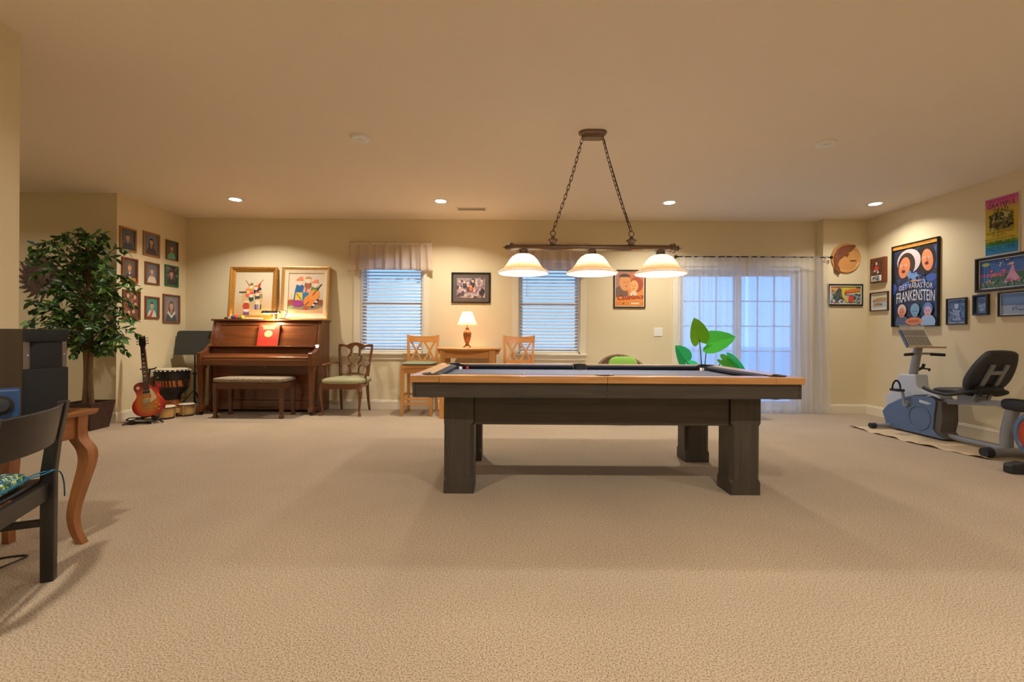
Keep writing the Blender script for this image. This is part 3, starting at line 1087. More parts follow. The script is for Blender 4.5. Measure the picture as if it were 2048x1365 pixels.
# bench
m_tap = weave('bench_tapestry', (150, 134, 112), (92, 74, 58), 60)
m_ben = {k: wood('bench_walnut', (78, 46, 28), (112, 72, 46), k, .9, .35, .3) for k in 'xyz'}
bn = thing('piano_bench', 'dark wood piano bench with a tapestry cushioned top', 'bench', (-3.29, 5.78, 0))
MB().sup((0, 0, .478), (.455, .19, .032), .35, .2, 32, 10).build('cushion', m_tap, bn, smooth=60)
MB().box(-.435, .435, -.172, .172, .372, .448).build('apron', m_ben['x'], bn, bevel=.003)
for sx in (-1, 1):
    for sy in (-1, 1):
        x, y = sx * .412, sy * .152
        MB().post([(x, y, .44), (x, y, .33), (x, y, .04), (x, y, .035), (x, y, 0)], [.026, .026, .017, .024, .022]).build('leg', m_ben['z'], bn)

# red song book on the ledge
bk = thing('song_book', 'red song book with a gold oval standing on the piano ledge', 'book', (-3.275, 6.012, .9), 0, rot=(R(-14.5), 0, R(0)))
m_redb = mat('red_cover', (206, 48, 38), .5)
m_page = mat('page_edges', (222, 206, 170), .8)
MB().box(-.132, .132, .003, .022, .002, .296).build('pages', m_page, bk)
MB().box(-.135, .135, 0, .003, 0, .30).box(-.135, .135, .022, .025, 0, .30).box(-.137, -.132, 0, .025, 0, .30).build('cover', m_redb, bk)
a = Art(.27, .30, (206, 48, 38))
for z, w in ((.90, .74), (.83, .60), (.77, .56)):
    q = random.Random(int(z * 100))
    u = .5 - w / 2
    while u < .5 + w / 2:
        ww = q.uniform(.06, .14)
        a.rect(u, z, min(u + ww, .5 + w / 2), z + .035, (238, 170, 112))
        u += ww + .025
a.ell(.5, .55, .20, .17 * .9, (226, 178, 104), 28)
a.ell(.5, .55, .17, .14 * .9, (236, 196, 130), 28)
for k in range(4):
    a.rect(.38, .49 + .035 * k, .62, .502 + .035 * k, (196, 140, 80))
a.rect(.1, .06, .9, .075, (226, 100, 70))
a.build(bk, -.0006, 0, PRINT_PAPER, 'cover_print')

# lamp on the piano
pl = thing('piano_lamp', 'small chrome and black desk lamp lighting the piano front', 'lamp', (-3.15, 6.20, 1.258))
m_chrome = mat('chrome', (210, 206, 200), .12, 1)
MB().lathe([(0, 0), (.075, 0), (.078, .006), (.06, .018), (.02, .026), (0, .026)], 28).build('base', m_chrome, pl, smooth=40)
MB().tube(spline([(0, 0, .022), (.03, .01, .07), (.035, 0, .12), (.0, -.08, .135), (-.03, -.14, .12)], 6), .007, 8).build('arm', m_chrome, pl, smooth=60)
hood = [(-.07 + .045 * math.cos(R(t)), -.085 + .036 * math.sin(R(t)), .075 + .036 * 0) for t in (0,)]
sh = MB()
prof = [(.036 * math.cos(R(t)), .030 * math.sin(R(t))) for t in range(-10, 191, 20)] + [(.033 * math.cos(R(t)), .027 * math.sin(R(t))) for t in range(190, -11, -20)]
sh.loft([[(x, -.155 + u, .085 + v) for u, v in prof] for x in (-.20, .02)])
sh.build('shade', mat('lamp_hood', (70, 62, 56), .25, .7), pl, smooth=40)
for k in range(8):
    x = -.18 + k * .024
    MB().box(x - .003, x + .003, -.193, -.189, .088, .108).build('vent_slot', m_chrome, pl)
MB().tube([(-.19, -.155, .088), (.01, -.155, .088)], .010, 10).build('tube_bulb', emit_mat('tube_glow', (1, .8, .5), 14), pl)
lamp('AREA', 'bulb_light', (-.09, -.158, .076), 13.0, (1, .72, .42), pl, rot=(R(32), 0, 0), size=.10)

# toy stick with coloured beads lying on the piano
ty = thing('beaded_stick', 'wooden toy stick with blue, red, green and yellow beads on the piano', 'toy', (-3.68, 6.15, 1.258))
m_stick = mat('pale_wood_stick', (220, 196, 158), .5)
MB().tube([(-.20, 0, .012), (.27, 0, .012)], .010, 10).build('stick', m_stick, ty, smooth=60)
MB().tube([(-.26, .02, .015), (-.06, .015, .022)], [.012, .010], 10).build('dark_tip', mat('dark_tip', (60, 44, 34), .5), ty, smooth=60)
for x, r, c_ in ((-.135, .028, (40, 84, 160)), (-.085, .033, (206, 64, 52)), (-.043, .022, (48, 140, 96)), (-.002, .027, (226, 180, 60))):
    MB().sup((x, 0, r), (r * .9, r, r), 1, 1, 14, 10).build('bead', mat('bead_%d' % c_[0], c_, .35), ty, smooth=80)

# two framed paintings leaning on the wall, standing on the piano (generic musicians)
m_gold = mat('gold_leaf_frame', (196, 142, 62), .35, .55, var=.15, vscale=30)
m_gold2 = mat('pale_gold_frame', (206, 162, 98), .4, .4, var=.12, vscale=30)
m_liner = mat('linen_liner', (226, 206, 168), .7)
SK = (236, 208, 178)


def kid(a, u, v, s, hair, body, hat=None):
    a.ell(u, v - s * 1.5, s * 1.2, s * 1.2, body, 14)
    a.ell(u, v, s, s, SK, 16)
    a.ell(u, v + s * .35, s * 1.15, s * .75, hair, 14, 0, 0, 180)
    if hat:
        a.ell(u + s * .2, v + s * 1.0, s * .9, s * .5, hat, 12, 20)


def paint_a(a):
    for k in range(8):
        a.rect(0, k / 8 * .5, 1, (k + 1) / 8 * .5, (206 + k, 168 + 4 * k, 112 + 8 * k))
    a.ell(.47, .42, .28, .26, (206, 176, 120), 20)
    kid(a, .42, .66, .055, (190, 100, 40), (214, 140, 60), (100, 120, 90))
    kid(a, .56, .63, .055, (200, 120, 50), (40, 44, 110))
    kid(a, .34, .54, .05, (214, 130, 60), (224, 100, 70))
    kid(a, .60, .49, .055, (190, 90, 40), (60, 70, 80))
    kid(a, .44, .46, .055, (200, 96, 44), (30, 84, 84), (228, 90, 60))
    for k in range(3):
        a.line(.66, .47 - k * .03, .73, .47 - k * .03, .012, (40, 40, 44))
    kid(a, .62, .31, .06, (226, 186, 120), (230, 220, 214))
    kid(a, .33, .31, .06, (226, 176, 110), (206, 50, 44))
    for k, c_ in enumerate(((40, 60, 140), (196, 70, 150), (60, 160, 190), (230, 190, 60), (40, 80, 60))):
        a.rect(.55 + k * .035, .14, .58 + k * .035, .25, c_)
    a.ell(.32, .21, .09, .08, (214, 62, 50), 16)
    a.line(.27, .14, .38, .27, .02, (90, 120, 40))
    a.rect(.25, .02, .41, .06, (56, 92, 168))
    a.rect(.25, .06, .41, .10, (222, 80, 66))
    a.ell(.33, .11, .08, .03, (236, 226, 220), 14)
    a.line(.40, .66, .28, .80, .02, (190, 130, 50))
    a.line(.60, .68, .74, .82, .02, (204, 160, 80))
    a.line(.62, .60, .66, .73, .045, (190, 50, 50))
    a.line(.33, .53, .12, .53, .03, (80, 64, 66))
    a.line(.60, .58, .70, .62, .05, (48, 60, 80))


def paint_b(a):
    for k in range(8):
        a.rect(0, k / 8 * .55, 1, (k + 1) / 8 * .55, (222 - k, 162 + 6 * k, 108 + 10 * k))
    a.ell(.5, .25, .42, .10, (150, 130, 100), 20)
    a.ell(.16, .31, .12, .06, (176, 84, 46), 16)
    a.ell(.84, .31, .10, .06, (150, 84, 54), 16)
    a.poly([(.2, .3), (.24, .6), (.32, .68), (.46, .66), (.5, .4), (.38, .3)], (40, 104, 160))
    kid(a, .34, .74, .075, (214, 104, 50), (36, 96, 150), (232, 130, 80))
    a.poly([(.42, .5), (.46, .72), (.62, .72), (.64, .5)], (222, 170, 140))
    a.line(.49, .5, .52, .72, .03, (200, 60, 50))
    kid(a, .54, .78, .07, (206, 140, 50), (160, 90, 50))
    a.poly([(.6, .5), (.62, .64), (.78, .62), (.8, .48)], (84, 140, 60))
    kid(a, .71, .69, .07, (224, 140, 70), (84, 140, 60), (240, 130, 90))
    a.poly([(.24, .36), (.26, .52), (.42, .52), (.42, .34)], (232, 190, 70))
    a.poly([(.42, .34), (.42, .52), (.56, .52), (.54, .36)], (30, 120, 170))
    a.line(.27, .50, .40, .36, .02, (70, 110, 50))
    a.ell(.32, .29, .14, .07, (160, 60, 130), 16)
    a.ell(.60, .35, .16, .12, (232, 140, 56), 20, 30)
    a.ell(.70, .47, .13, .11, (238, 150, 66), 20, 30)
    a.line(.66, .46, .86, .70, .02, (60, 34, 26))
    a.line(.50, .25, .58, .33, .018, (70, 40, 26))
    for k in range(5):
        a.ell(.78 - k * .03, .36 - k * .035, .035, .02, (236, 232, 226) if k % 2 else (50, 60, 80), 10)
    a.ell(.5, .19, .05, .03, (218, 70, 60), 12)
    a.ell(.16, .21, .05, .03, (130, 180, 140), 10)


picture('framed_painting', 'gold framed painting of crowded small musicians on the piano', 'painting', (-3.655, 6.335, 1.259), 0, .655, .745, .062, m_gold, paint_a, tilt=-5,
        prof=[(0, 0), (0, .045), (.012, .05), (.03, .042), (.05, .02), (.062, .014), (.062, 0)], bg=(214, 200, 170), pm=PRINT_PAPER)
picture('framed_painting', 'pale gold framed painting of three seated musicians with a cello', 'painting', (-2.915, 6.335, 1.259), 0, .675, .755, .04, m_gold2, paint_b, tilt=-5,
        prof=[(0, 0), (0, .05), (.012, .052), (.028, .036), (.04, .03), (.04, 0)], inner=(.05, m_liner, .028), bg=(222, 202, 172), pm=PRINT_PAPER)

# ------------------------------------------------------------------ music stand
ms = thing('music_stand', 'black music stand with a wide flat desk beside the piano', 'music stand', (-4.36, 6.17, 0))
dk = MB()
pol = [(-.265, .77), (.245, .77), (.265, .79), (.265, 1.06), (.235, 1.10), (-.235, 1.10), (-.265, 1.075)]
dk.prism(pol, 'y', -.004, .0)
dk.xf(Matrix.Translation((0, .0, .77)) @ Matrix.Rotation(R(-9), 4, 'X') @ Matrix.Translation((0, 0, -.77)))
m_desk = mat('grey_black_desk', (58, 60, 60), .55)
dko = dk.build('desk', m_desk, ms)
MB().box(-.262, .262, -.05, -.002, .768, .772).build('lip', m_desk, dko)
MB().tube([(0, .02, .06), (0, .02, .50)], .014, 10).tube([(0, .02, .50), (0, .02, .83)], .009, 10).build('pole', m_black, ms, smooth=50)
MB().lathe([(0, .49), (.02, .49), (.02, .53), (0, .53)], 12, 0, .02).tube([(0, .02, .51), (-.045, .02, .51)], .006, 6).build('clamp', m_black, ms, smooth=40)
for k in range(3):
    an = R(100 + 120 * k)
    c_, s_ = math.cos(an), math.sin(an)
    MB().tube([(.015 * c_, .02 + .015 * s_, .27), (.24 * c_, .02 + .20 * s_, .012)], .009, 8, flat=.6).tube([(.015 * c_, .02 + .015 * s_, .10), (.13 * c_, .02 + .11 * s_, .135)], .005, 6).build('leg', m_black, ms)

# ------------------------------------------------------------------ djembe
dj = thing('djembe', 'black djembe with striped orange band and tan skin head', 'drum', (-4.42, 5.86, 0))
m_djb = mat('djembe_black', (30, 26, 24), .5)
m_djw = wood('djembe_orange_wood', (150, 78, 34), (190, 104, 48), 'z', .8)
m_djs = stripes('djembe_band', (60, 30, 16), (204, 116, 50), 9, 'x', .5, .35)
m_skin = mat('drum_skin', (212, 196, 164), .7, var=.08, vscale=12)
MB().lathe([(.0, 0), (.125, 0), (.128, .02), (.10, .14), (.092, .20)], 32).build('stem', m_djw, dj, smooth=50)
MB().lathe([(.092, .20), (.095, .255), (.125, .29), (.158, .33), (.170, .372)], 32, cap=False).build('lower_bowl', m_djb, dj, smooth=60)
MB().lathe([(.170, .372), (.178, .41), (.182, .455)], 32, cap=False).build('painted_band', m_djs, dj, smooth=60)
MB().lathe([(.182, .455), (.186, .50), (.187, .59), (.17, .59)], 32, cap=False).build('upper_bowl', m_djb, dj, smooth=60)
MB().lathe([(0, .604), (.165, .603), (.180, .598), (.184, .585), (.19, .585)], 32, cap=False).build('drum_head', m_skin, dj, smooth=50)
MB().tube([(.192 * math.cos(t * PI / 16), .192 * math.sin(t * PI / 16), .578) for t in range(32)], .007, 6, closed=True).build('rim_ring', m_djb, dj, smooth=60)
cl = MB()
for k in range(24):
    t = 2 * PI * k / 24
    cl.sup((.194 * math.cos(t), .194 * math.sin(t), .579), (.012, .012, .007), .8, .8, 6, 4)
cl.build('white_lashing', m_white, dj)
rp_ = MB()
for k in range(40):
    t = 2 * PI * k / 40
    pts = [(.190, .575), (.188, .46), (.176, .372), (.162, .33), (.128, .288)]
    rp_.tube([((r + .003) * math.cos(t + .03 * (i % 2)), (r + .003) * math.sin(t + .03 * (i % 2)), z) for i, (r, z) in enumerate(pts)], .0022, 4)
rp_.build('ropes', m_djb, dj)
MB().sup((-.045, -.182, .50), (.010, .006, .010), 1, 1, 10, 6).build('white_stud', m_white, dj)

# ------------------------------------------------------------------ bongos
bo = thing('bongo_drums', 'pair of joined light wood bongo drums on the carpet', 'drum', (-4.25, 5.70, 0), 60)
m_bw = wood('bongo_ash', (186, 140, 80), (216, 176, 112), 'z', 1.2)
for x, r in ((-.125, .112), (.12, .088)):
    d_ = MB().lathe([(r * .90, .012), (r * .97, .06), (r * .97, .135), (r * .9, .14)], 28, x).build('shell', m_bw, bo, smooth=50)
    MB().lathe([(0, .158), (r * .9, .157), (r * 1.02, .150), (r * 1.04, .138)], 28, x, cap=False).build('drum_head', m_skin, d_, smooth=40)
    MB().tube([(x + r * 1.04 * math.cos(t * PI / 14), r * 1.04 * math.sin(t * PI / 14), .140) for t in range(28)], .006, 6, closed=True).build('hoop', m_black, d_, smooth=60)
    MB().lathe([(r * .93, 0), (r * .95, .02), (r * .86, .02), (r * .84, 0)], 28, x).build('base_ring', m_black, d_, smooth=30)
    for k in range(4):
        t = PI / 4 + k * PI / 2
        MB().tube([(x + r * 1.07 * math.cos(t), r * 1.07 * math.sin(t), .142), (x + r * 1.03 * math.cos(t), r * 1.03 * math.sin(t), .012)], .004, 6).build('tension_rod', m_chrome, d_)
MB().box(-.03, .035, -.03, .03, .05, .11).build('centre_block', m_bw, bo, bevel=.004)
# ================================================================== GUITAR ON STAND
m_burst, n, l, p = newmat('cherry_sunburst')
tc = n.new('ShaderNodeTexCoord'); mp = n.new('ShaderNodeMapping')
mp.inputs['Location'].default_value = (0, 0, -.50); mp.inputs['Scale'].default_value = (5.9, 0, 4.6)
mp.inputs['Location'].default_value = (0, 0, -.165 * 4.6)
l.new(tc.outputs['Object'], mp.inputs[0])
ln = n.new('ShaderNodeVectorMath'); ln.operation = 'LENGTH'; l.new(mp.outputs[0], ln.inputs[0])
rp = n.new('ShaderNodeValToRGB'); e = rp.color_ramp.elements
e[0].position = .25; e[0].color = lin((224, 150, 62)); e[1].position = 1.0; e[1].color = lin((150, 26, 34))
x_ = e.new(.55); x_.color = lin((222, 124, 54)); x_ = e.new(.78); x_.color = lin((206, 56, 46))
l.new(ln.outputs['Value'], rp.inputs[0]); l.new(rp.outputs[0], p.inputs['Base Color'])
p.inputs['Roughness'].default_value = .15; p.inputs['Coat Weight'].default_value = .8

g = thing('electric_guitar', 'sunburst electric guitar with cream pickguard on a floor stand', 'guitar', (-4.29, 5.34, .075), rot=(R(-7), R(-8), R(14)))
half = [(0.0, .0), (.06, .004), (.115, .025), (.152, .07), (.165, .125), (.150, .180), (.118, .225), (.108, .262)]
left = half + [(.118, .30), (.132, .335), (.128, .375), (.10, .402), (.06, .412), (.03, .405)]
right = half + [(.115, .292), (.128, .325), (.118, .362), (.098, .385), (.088, .372), (.082, .345), (.066, .33), (.045, .335), (.03, .35)]
lp = spline([(-x, z) for x, z in left], 4)
rpn = spline([(x, z) for x, z in right], 4)
outline = rpn + [(.03, .37), (-.03, .37)] + [q for q in reversed(lp)][:-1]
MB().prism(outline, 'y', -.022, .022).build('body', m_burst, g, bevel=.004)
m_neck = wood('guitar_neck', (90, 44, 24), (120, 62, 34), 'z', 1)
m_rose = mat('rosewood', (52, 36, 28), .5, var=.15, vscale=40)
m_cream = mat('cream_plastic', (230, 210, 160), .4)
MB().loft([[(-w, -.026, z), (w, -.026, z), (w * .8, .002 + .010 * (z < .5), z), (-w * .8, .002 + .010 * (z < .5), z)] for z, w in ((.36, .028), (.82, .021))]).build('neck', m_neck, g)
MB().loft([[(-w, -.032, z), (w, -.032, z), (w, -.026, z), (-w, -.026, z)] for z, w in ((.305, .0285), (.82, .0215))]).build('fretboard', m_rose, g)
fr = MB().box(-.5, .5, -.001, .001, -.001, .001).mesh('fret', m_chrome)
sl = .60
for k in range(1, 20):
    z = .82 - sl * (1 - 2 ** (-k / 12))
    if z > .31:
        w = .0215 + (.82 - z) / .515 * .007
        inst('fret', fr, g, (0, -.0325, z), scale=(2 * w, 1.2, 1))
for k in (3, 5, 7, 9, 12, 15):
    z = .82 - sl * (1 - (2 ** (-k / 12) + 2 ** (-(k - 1) / 12)) / 2)
    MB().box(-.011, .011, -.0328, -.0315, z - .006, z + .006).build('inlay', m_cream, g)
hs = [(-.021, .82), (.021, .82), (.036, .86), (.034, .93), (.030, .965), (.012, .955), (0, .965), (-.012, .955), (-.030, .965), (-.034, .93), (-.036, .86)]
MB().prism(hs, 'y', -.028, -.014).build('headstock', m_black, g, bevel=.002)
for s_ in (-1, 1):
    for k in range(3):
        z = .868 + k * .032
        tn = MB().lathe([(.004, 0), (.004, .014), (0, .014)], 8, M=Matrix.Translation((s_ * .02, -.028, z)) @ Matrix.Rotation(R(90), 4, 'X'))
        tn.tube([(s_ * .03, -.02, z), (s_ * .05, -.02, z)], .003, 6).sup((s_ * .056, -.02, z), (.009, .005, .008), .7, .7, 10, 6)
        tn.build('tuner', m_chrome, g, smooth=50)
for z in (.285, .185):
    pk = MB().box(-.044, .044, -.030, -.022, z - .023, z + .023).build('pickup_ring', m_cream, g, bevel=.002)
    MB().box(-.036, .036, -.034, -.029, z - .016, z + .016).build('pickup', m_black if z > .2 else m_chrome, pk, bevel=.002)
MB().box(-.042, .042, -.036, -.026, .135, .146).build('bridge', m_chrome, g, bevel=.002)
MB().box(-.045, .045, -.034, -.024, .098, .109).build('tailpiece', m_chrome, g, bevel=.003)
MB().prism([(.035, .33), (.052, .315), (.098, .215), (.095, .20), (.04, .165), (.046, .24)], 'y', -.030, -.027).build('pickguard', m_cream, g)
for x, z in ((.085, .145), (.115, .115), (.075, .095), (.105, .068)):
    MB().lathe([(0, 0), (.012, 0), (.009, .014), (0, .015)], 14, M=Matrix.Translation((x, -.022, z)) @ Matrix.Rotation(R(90), 4, 'X')).build('control_knob', mat('amber_knob', (190, 130, 50), .3), g, smooth=40)
MB().lathe([(0, 0), (.019, 0), (.019, .002), (0, .002)], 18, M=Matrix.Translation((-.085, -.022, .345)) @ Matrix.Rotation(R(90), 4, 'X')).lathe([(0, 0), (.004, 0), (.006, .016), (0, .018)], 10, M=Matrix.Translation((-.085, -.024, .345)) @ Matrix.Rotation(R(90), 4, 'X')).build('pickup_switch', m_cream, g)
stg = MB()
for k in range(6):
    x = -.0175 + .007 * k
    stg.tube([(x * 1.4, -.0362, .14), (x, -.034, .82), (x * 1.1, -.032, .88)], .0006, 3)
stg.build('strings', m_chrome, g)

st = thing('guitar_stand', 'black tubular guitar stand with a coiled strap at its base', 'guitar stand', (-4.29, 5.34, 0), 14)
MB().tube(spline([(-.06, .02, .06), (-.06, .09, .25), (-.06, .10, .50), (-.05, .095, .60), (-.035, .06, .625)], 5), .010, 8).build('upright', m_black, st, smooth=60)
MB().tube(spline([(-.12, .035, .632), (-.09, .06, .628), (-.04, .065, .625), (.02, .05, .635), (.05, .02, .65)], 4), .008, 8).build('neck_yoke', m_black, st, smooth=60)
for s_ in (-1, 1):
    MB().tube(spline([(-.02, .05, .07), (s_ * .07, .03, .055), (s_ * .09, -.05, .05), (s_ * .09, -.075, .075)], 4), .009, 8).build('cradle', m_black, st, smooth=60)
for dx, dy in ((-.19, -.17), (.17, -.08), (.0, .10)):
    MB().tube([(-.03, .06, .09), (dx, dy, .012)], .009, 8).build('leg', m_black, st)
MB().tube([(-.05 + .15 * math.cos(R(t)), -.06 + .075 * math.sin(R(t)), .03 + .025 * math.sin(R(t) * .5) + .01 * math.sin(R(t * 3))) for t in range(0, 700, 20)], .014, 6, flat=.4).build('coiled_strap', mat('black_webbing', (34, 31, 29), .8), st, smooth=60)

# ================================================================== WALL PORTRAITS
m_f = {'walnut': wood('frame_walnut', (104, 60, 30), (140, 86, 46), 'z', 2), 'oak': wood('frame_oak', (146, 96, 44), (180, 124, 62), 'z', 2), 'gilt': mat('frame_gilt', (120, 96, 52), .4, .4),
       'green': mat('frame_green', (26, 104, 70), .4), 'red': wood('frame_redwood', (120, 56, 34), (150, 78, 48), 'z', 2), 'black': mat('frame_black', (34, 30, 29), .35), 'slate': mat('frame_slate', (38, 42, 56), .4)}


def portrait(bgc, hair, cloth, skin=(206, 160, 128), long=False, extra=None, lower=0):
    def f(a):
        for k in range(4):
            a.ell(.5, .5, .55 - .1 * k, .6 - .1 * k, tuple(min(255, c_ + 7 * k) for c_ in bgc), 20)
        a.rect(0, 0, 1, .03, bgc)
        cy = .62 - lower
        if long:
            a.ell(.5, cy - .08, .20, .26, hair, 18)
        a.poly([(.12, 0), (.17, .20), (.28, .33), (.42, .38), (.58, .38), (.72, .33), (.83, .20), (.88, 0)], cloth)
        a.rect(.43, .34, .57, cy - .1, tuple(int(c_ * .88) for c_ in skin))
        a.poly([(.42, .38), (.5, .29), (.58, .38)], tuple(int(c_ * .88) for c_ in skin))
        a.ell(.5, cy, .135, .165, skin, 20)
        a.ell(.5, cy + .05, .15, .135, hair, 18, 0, 0, 180)
        a.ell(.5, cy + .035, .115, .055, skin, 14)
        for s_ in (-1, 1):
            a.ell(.5 + s_ * .05, cy + .005, .016, .010, (60, 44, 38), 8)
        a.ell(.5, cy - .085, .04, .013, (170, 90, 80), 10)
        a.line(.5, cy - .01, .505, cy - .04, .012, tuple(int(c_ * .86) for c_ in skin))
        if extra:
            extra(a)
    return f


def x_desk(a):
    a.rect(0, 0, 1, .16, (186, 128, 74))
    a.ell(.5, .2, .12, .05, (206, 160, 128), 12)
    a.poly([(.42, .38), (.5, .30), (.58, .38), (.5, .40)], (232, 228, 220))


def x_red(a):
    a.poly([(.10, 0), (.34, .14), (.52, .42), (.60, .30), (.44, 0)], (196, 60, 44))


def x_collar(a):
    a.poly([(.30, .42), (.5, .24), (.70, .42), (.78, .34), (.5, .12), (.22, .34)], (210, 204, 196))


def x_leaves(a):
    a.blobs(40, 0, .45, .3, 1, .02, .05, [(110, 70, 70), (150, 110, 104), (80, 60, 56), (176, 150, 146)], 4)
    a.blobs(40, .7, .45, 1, 1, .02, .05, [(110, 70, 70), (150, 110, 104), (80, 60, 56), (176, 150, 146)], 5)


def collage(a):
    a.blobs(30, .05, .1, .95, .95, .06, .14, [(120, 84, 66), (150, 104, 80), (96, 66, 54)], 6)
    for u, v in ((.3, .55), (.72, .8), (.75, .52), (.62, .25), (.25, .84), (.3, .2)):
        a.ell(u, v + .02, .13, .11, (96, 60, 40), 14)
        a.ell(u, v, .10, .085, (204, 158, 128), 14)
    a.ell(.32, .48, .16, .07, (190, 70, 44), 14)


PORT = [
    ('oak', 5.445, 2.19, .235, .285, (78, 84, 100), (70, 48, 34), (44, 54, 74), False, None, 'person in navy, grey backdrop, oak frame, top row beside the alcove'),
    ('oak', 5.80, 2.20, .265, .305, (96, 106, 130), (58, 40, 30), (66, 58, 60), True, None, 'long haired person in dark top in a wide oak frame'),
    ('gilt', 6.147, 2.19, .215, .265, (84, 86, 92), (104, 70, 46), (104, 176, 148), True, None, 'person in a mint green top in a thin gilt frame'),
    ('red', 5.472, 1.823, .23, .30, (80, 70, 64), (150, 100, 56), (52, 60, 70), False, x_desk, 'person in a dark jacket leaning on a wooden desk'),
    ('walnut', 5.812, 1.83, .232, .285, (90, 92, 104), (120, 82, 54), (214, 198, 178), False, None, 'person in a cream shirt on a grey backdrop'),
    ('green', 6.145, 1.843, .242, .285, (70, 56, 58), (52, 40, 36), (40, 36, 42), False, x_leaves, 'person in black before foliage in a green frame'),
    ('walnut', 5.50, 1.404, .255, .36, (110, 80, 64), None, None, False, 'collage', 'collage of several faces, partly behind the ficus leaves'),
    ('red', 5.815, 1.39, .23, .285, (56, 128, 116), (60, 44, 36), (206, 206, 206), False, x_red, 'person in white and red against a teal backdrop'),
    ('walnut', 6.146, 1.394, .305, .388, (120, 118, 124), (110, 70, 50), (62, 76, 86), True, x_collar, 'person in a blue dress with white collar, largest walnut frame'),
]
for fm, y, zc, w, h, bgc, hair, cloth, lg, ex, lab in PORT:
    pf = collage if ex == 'collage' else portrait(bgc, hair, cloth, long=lg, extra=ex)
    picture('portrait_photo', 'framed portrait of ' + lab if ex != 'collage' else 'framed ' + lab, 'photo', (XL, y, zc - h / 2), 90, w, h, .022 if fm != 'gilt' else .012, m_f[fm], pf, bg=bgc, depth=.02, group='portraits on the left wall')

# ================================================================== SUN PLAQUE
m_sun = mat('dark_bronze_metal', (108, 90, 84), .42, .35, var=.25, vscale=14, bump=.06, bscale=40)
sn = thing('sun_plaque', 'round dark metal sun face with wavy rays on the alcove wall', 'wall plaque', (-5.56, YA, 1.72))
Mx = Matrix.Rotation(R(90), 4, 'X')
fa = MB().lathe([(.150, 0), (.152, .012), (.146, .020), (.138, .016), (.13, .020), (.10, .038), (.06, .050), (0, .055)], 40, M=Mx)
fa.build('face', m_sun, sn, smooth=60)
fe = MB().loft([[(-.012 * k, -.05 - .012 * k, .03 - .055 * (1 - 0)) for k in (1,)] * 3] * 2, cap=False) if False else MB()
fe.tube(spline([(0, -.052, .04), (0, -.064, .0), (0, -.072, -.022), (0, -.056, -.034)], 4), [.006, .007, .009, .011, .012, .012, .013, .013, .014, .013, .011, .009, .006], 8)
for s_ in (-1, 1):
    fe.sup((s_ * .046, -.048, .026), (.022, .010, .009), 1, 1, 12, 8)
    fe.tube(spline([(s_ * .016, -.054, .042), (s_ * .046, -.053, .054), (s_ * .080, -.042, .042)], 4), .005, 6)
fe.tube(spline([(-.034, -.047, -.060), (0, -.057, -.052), (.034, -.047, -.060)], 4), .006, 6).tube(spline([(-.028, -.047, -.068), (0, -.055, -.077), (.028, -.047, -.068)], 4), .007, 6)
fe.build('facial_features', m_sun, sn, smooth=70)
ray = MB()
cx_ = spline([(.145, 0), (.19, .012), (.235, .004), (.285, -.026)], 5)
rings = []
for i, (r, o) in enumerate(cx_):
    f_ = i / (len(cx_) - 1)
    w = .031 * (1 - f_ ** 2.2) + .002
    rings.append([(r, -.006, o - w), (r, -.018 - .008 * (1 - f_), o), (r, -.006, o + w), (r, -.002, o)])
ray.loft(rings)
rme = ray.mesh('ray', m_sun, smooth=30)
for k in range(22):
    inst('ray', rme, sn, rot=(0, R(k * 360 / 22), 0), scale=(1, 1, 1 if k % 2 else 1) if k % 2 else (.95, 1, .9))

# ================================================================== FICUS
m_bark = mat('ficus_bark', (122, 98, 70), .85, var=.25, vscale=30, bump=.4, bscale=60, stretch=(1, 1, .25))
m_leafs = [mat('ficus_leaf_%d' % i, c_, .38, var=.18, vscale=25) for i, c_ in enumerate(((58, 98, 42), (82, 132, 52), (48, 82, 46), (108, 156, 66)))]
fi = thing('ficus_tree', 'leafy artificial ficus tree with twin trunks in the corner', 'tree', (-4.66, 4.95, .0))
tr_a = spline([(-.03, 0, .27), (-.025, .01, .6), (-.015, -.015, .9), (-.035, .01, 1.2), (.0, -.01, 1.5), (-.01, 0, 1.75)], 6)
tr_b = spline([(.035, .01, .27), (.035, -.01, .6), (.02, .015, .9), (.035, -.01, 1.2), (-.015, .015, 1.5), (.02, .0, 1.72)], 6)
MB().tube(tr_a, [.030 - .00045 * i for i in range(len(tr_a))], 10).build('trunk', m_bark, fi, smooth=70)
MB().tube(tr_b, [.024 - .0004 * i for i in range(len(tr_b))], 10).build('trunk', m_bark, fi, smooth=70)
lf = MB()
sec = [(0, .0), (.18, .36), (.42, .5), (.7, .36), (.9, .13), (1.0, 0.0)]
V = []
for t_, w in sec:
    V += [(-w * .42, t_, .05 * w - .10 * t_ * t_), (0, t_, -.03 - .10 * t_ * t_), (w * .42, t_, .05 * w - .10 * t_ * t_)]
F = []
for i in range(5):
    F += [(3 * i, 3 * i + 1, 3 * i + 4, 3 * i + 3), (3 * i + 1, 3 * i + 2, 3 * i + 5, 3 * i + 4)]
leaf_me = []
for m_ in m_leafs:
    q = MB().add(V, F)
    leaf_me.append(q.mesh('leaf', m_, smooth=60, recalc=False))
q = random.Random(21)
twigs = MB()
LEAVES = []
ENV = [(.78, .26), (.92, .50), (1.12, .60), (1.45, .55), (1.8, .50), (2.0, .42), (2.16, .14)]


def crown(z):
    for (z0, w0), (z1, w1) in zip(ENV, ENV[1:]):
        if z <= z1:
            return w0 + (w1 - w0) * (z - z0) / (z1 - z0)
    return .1


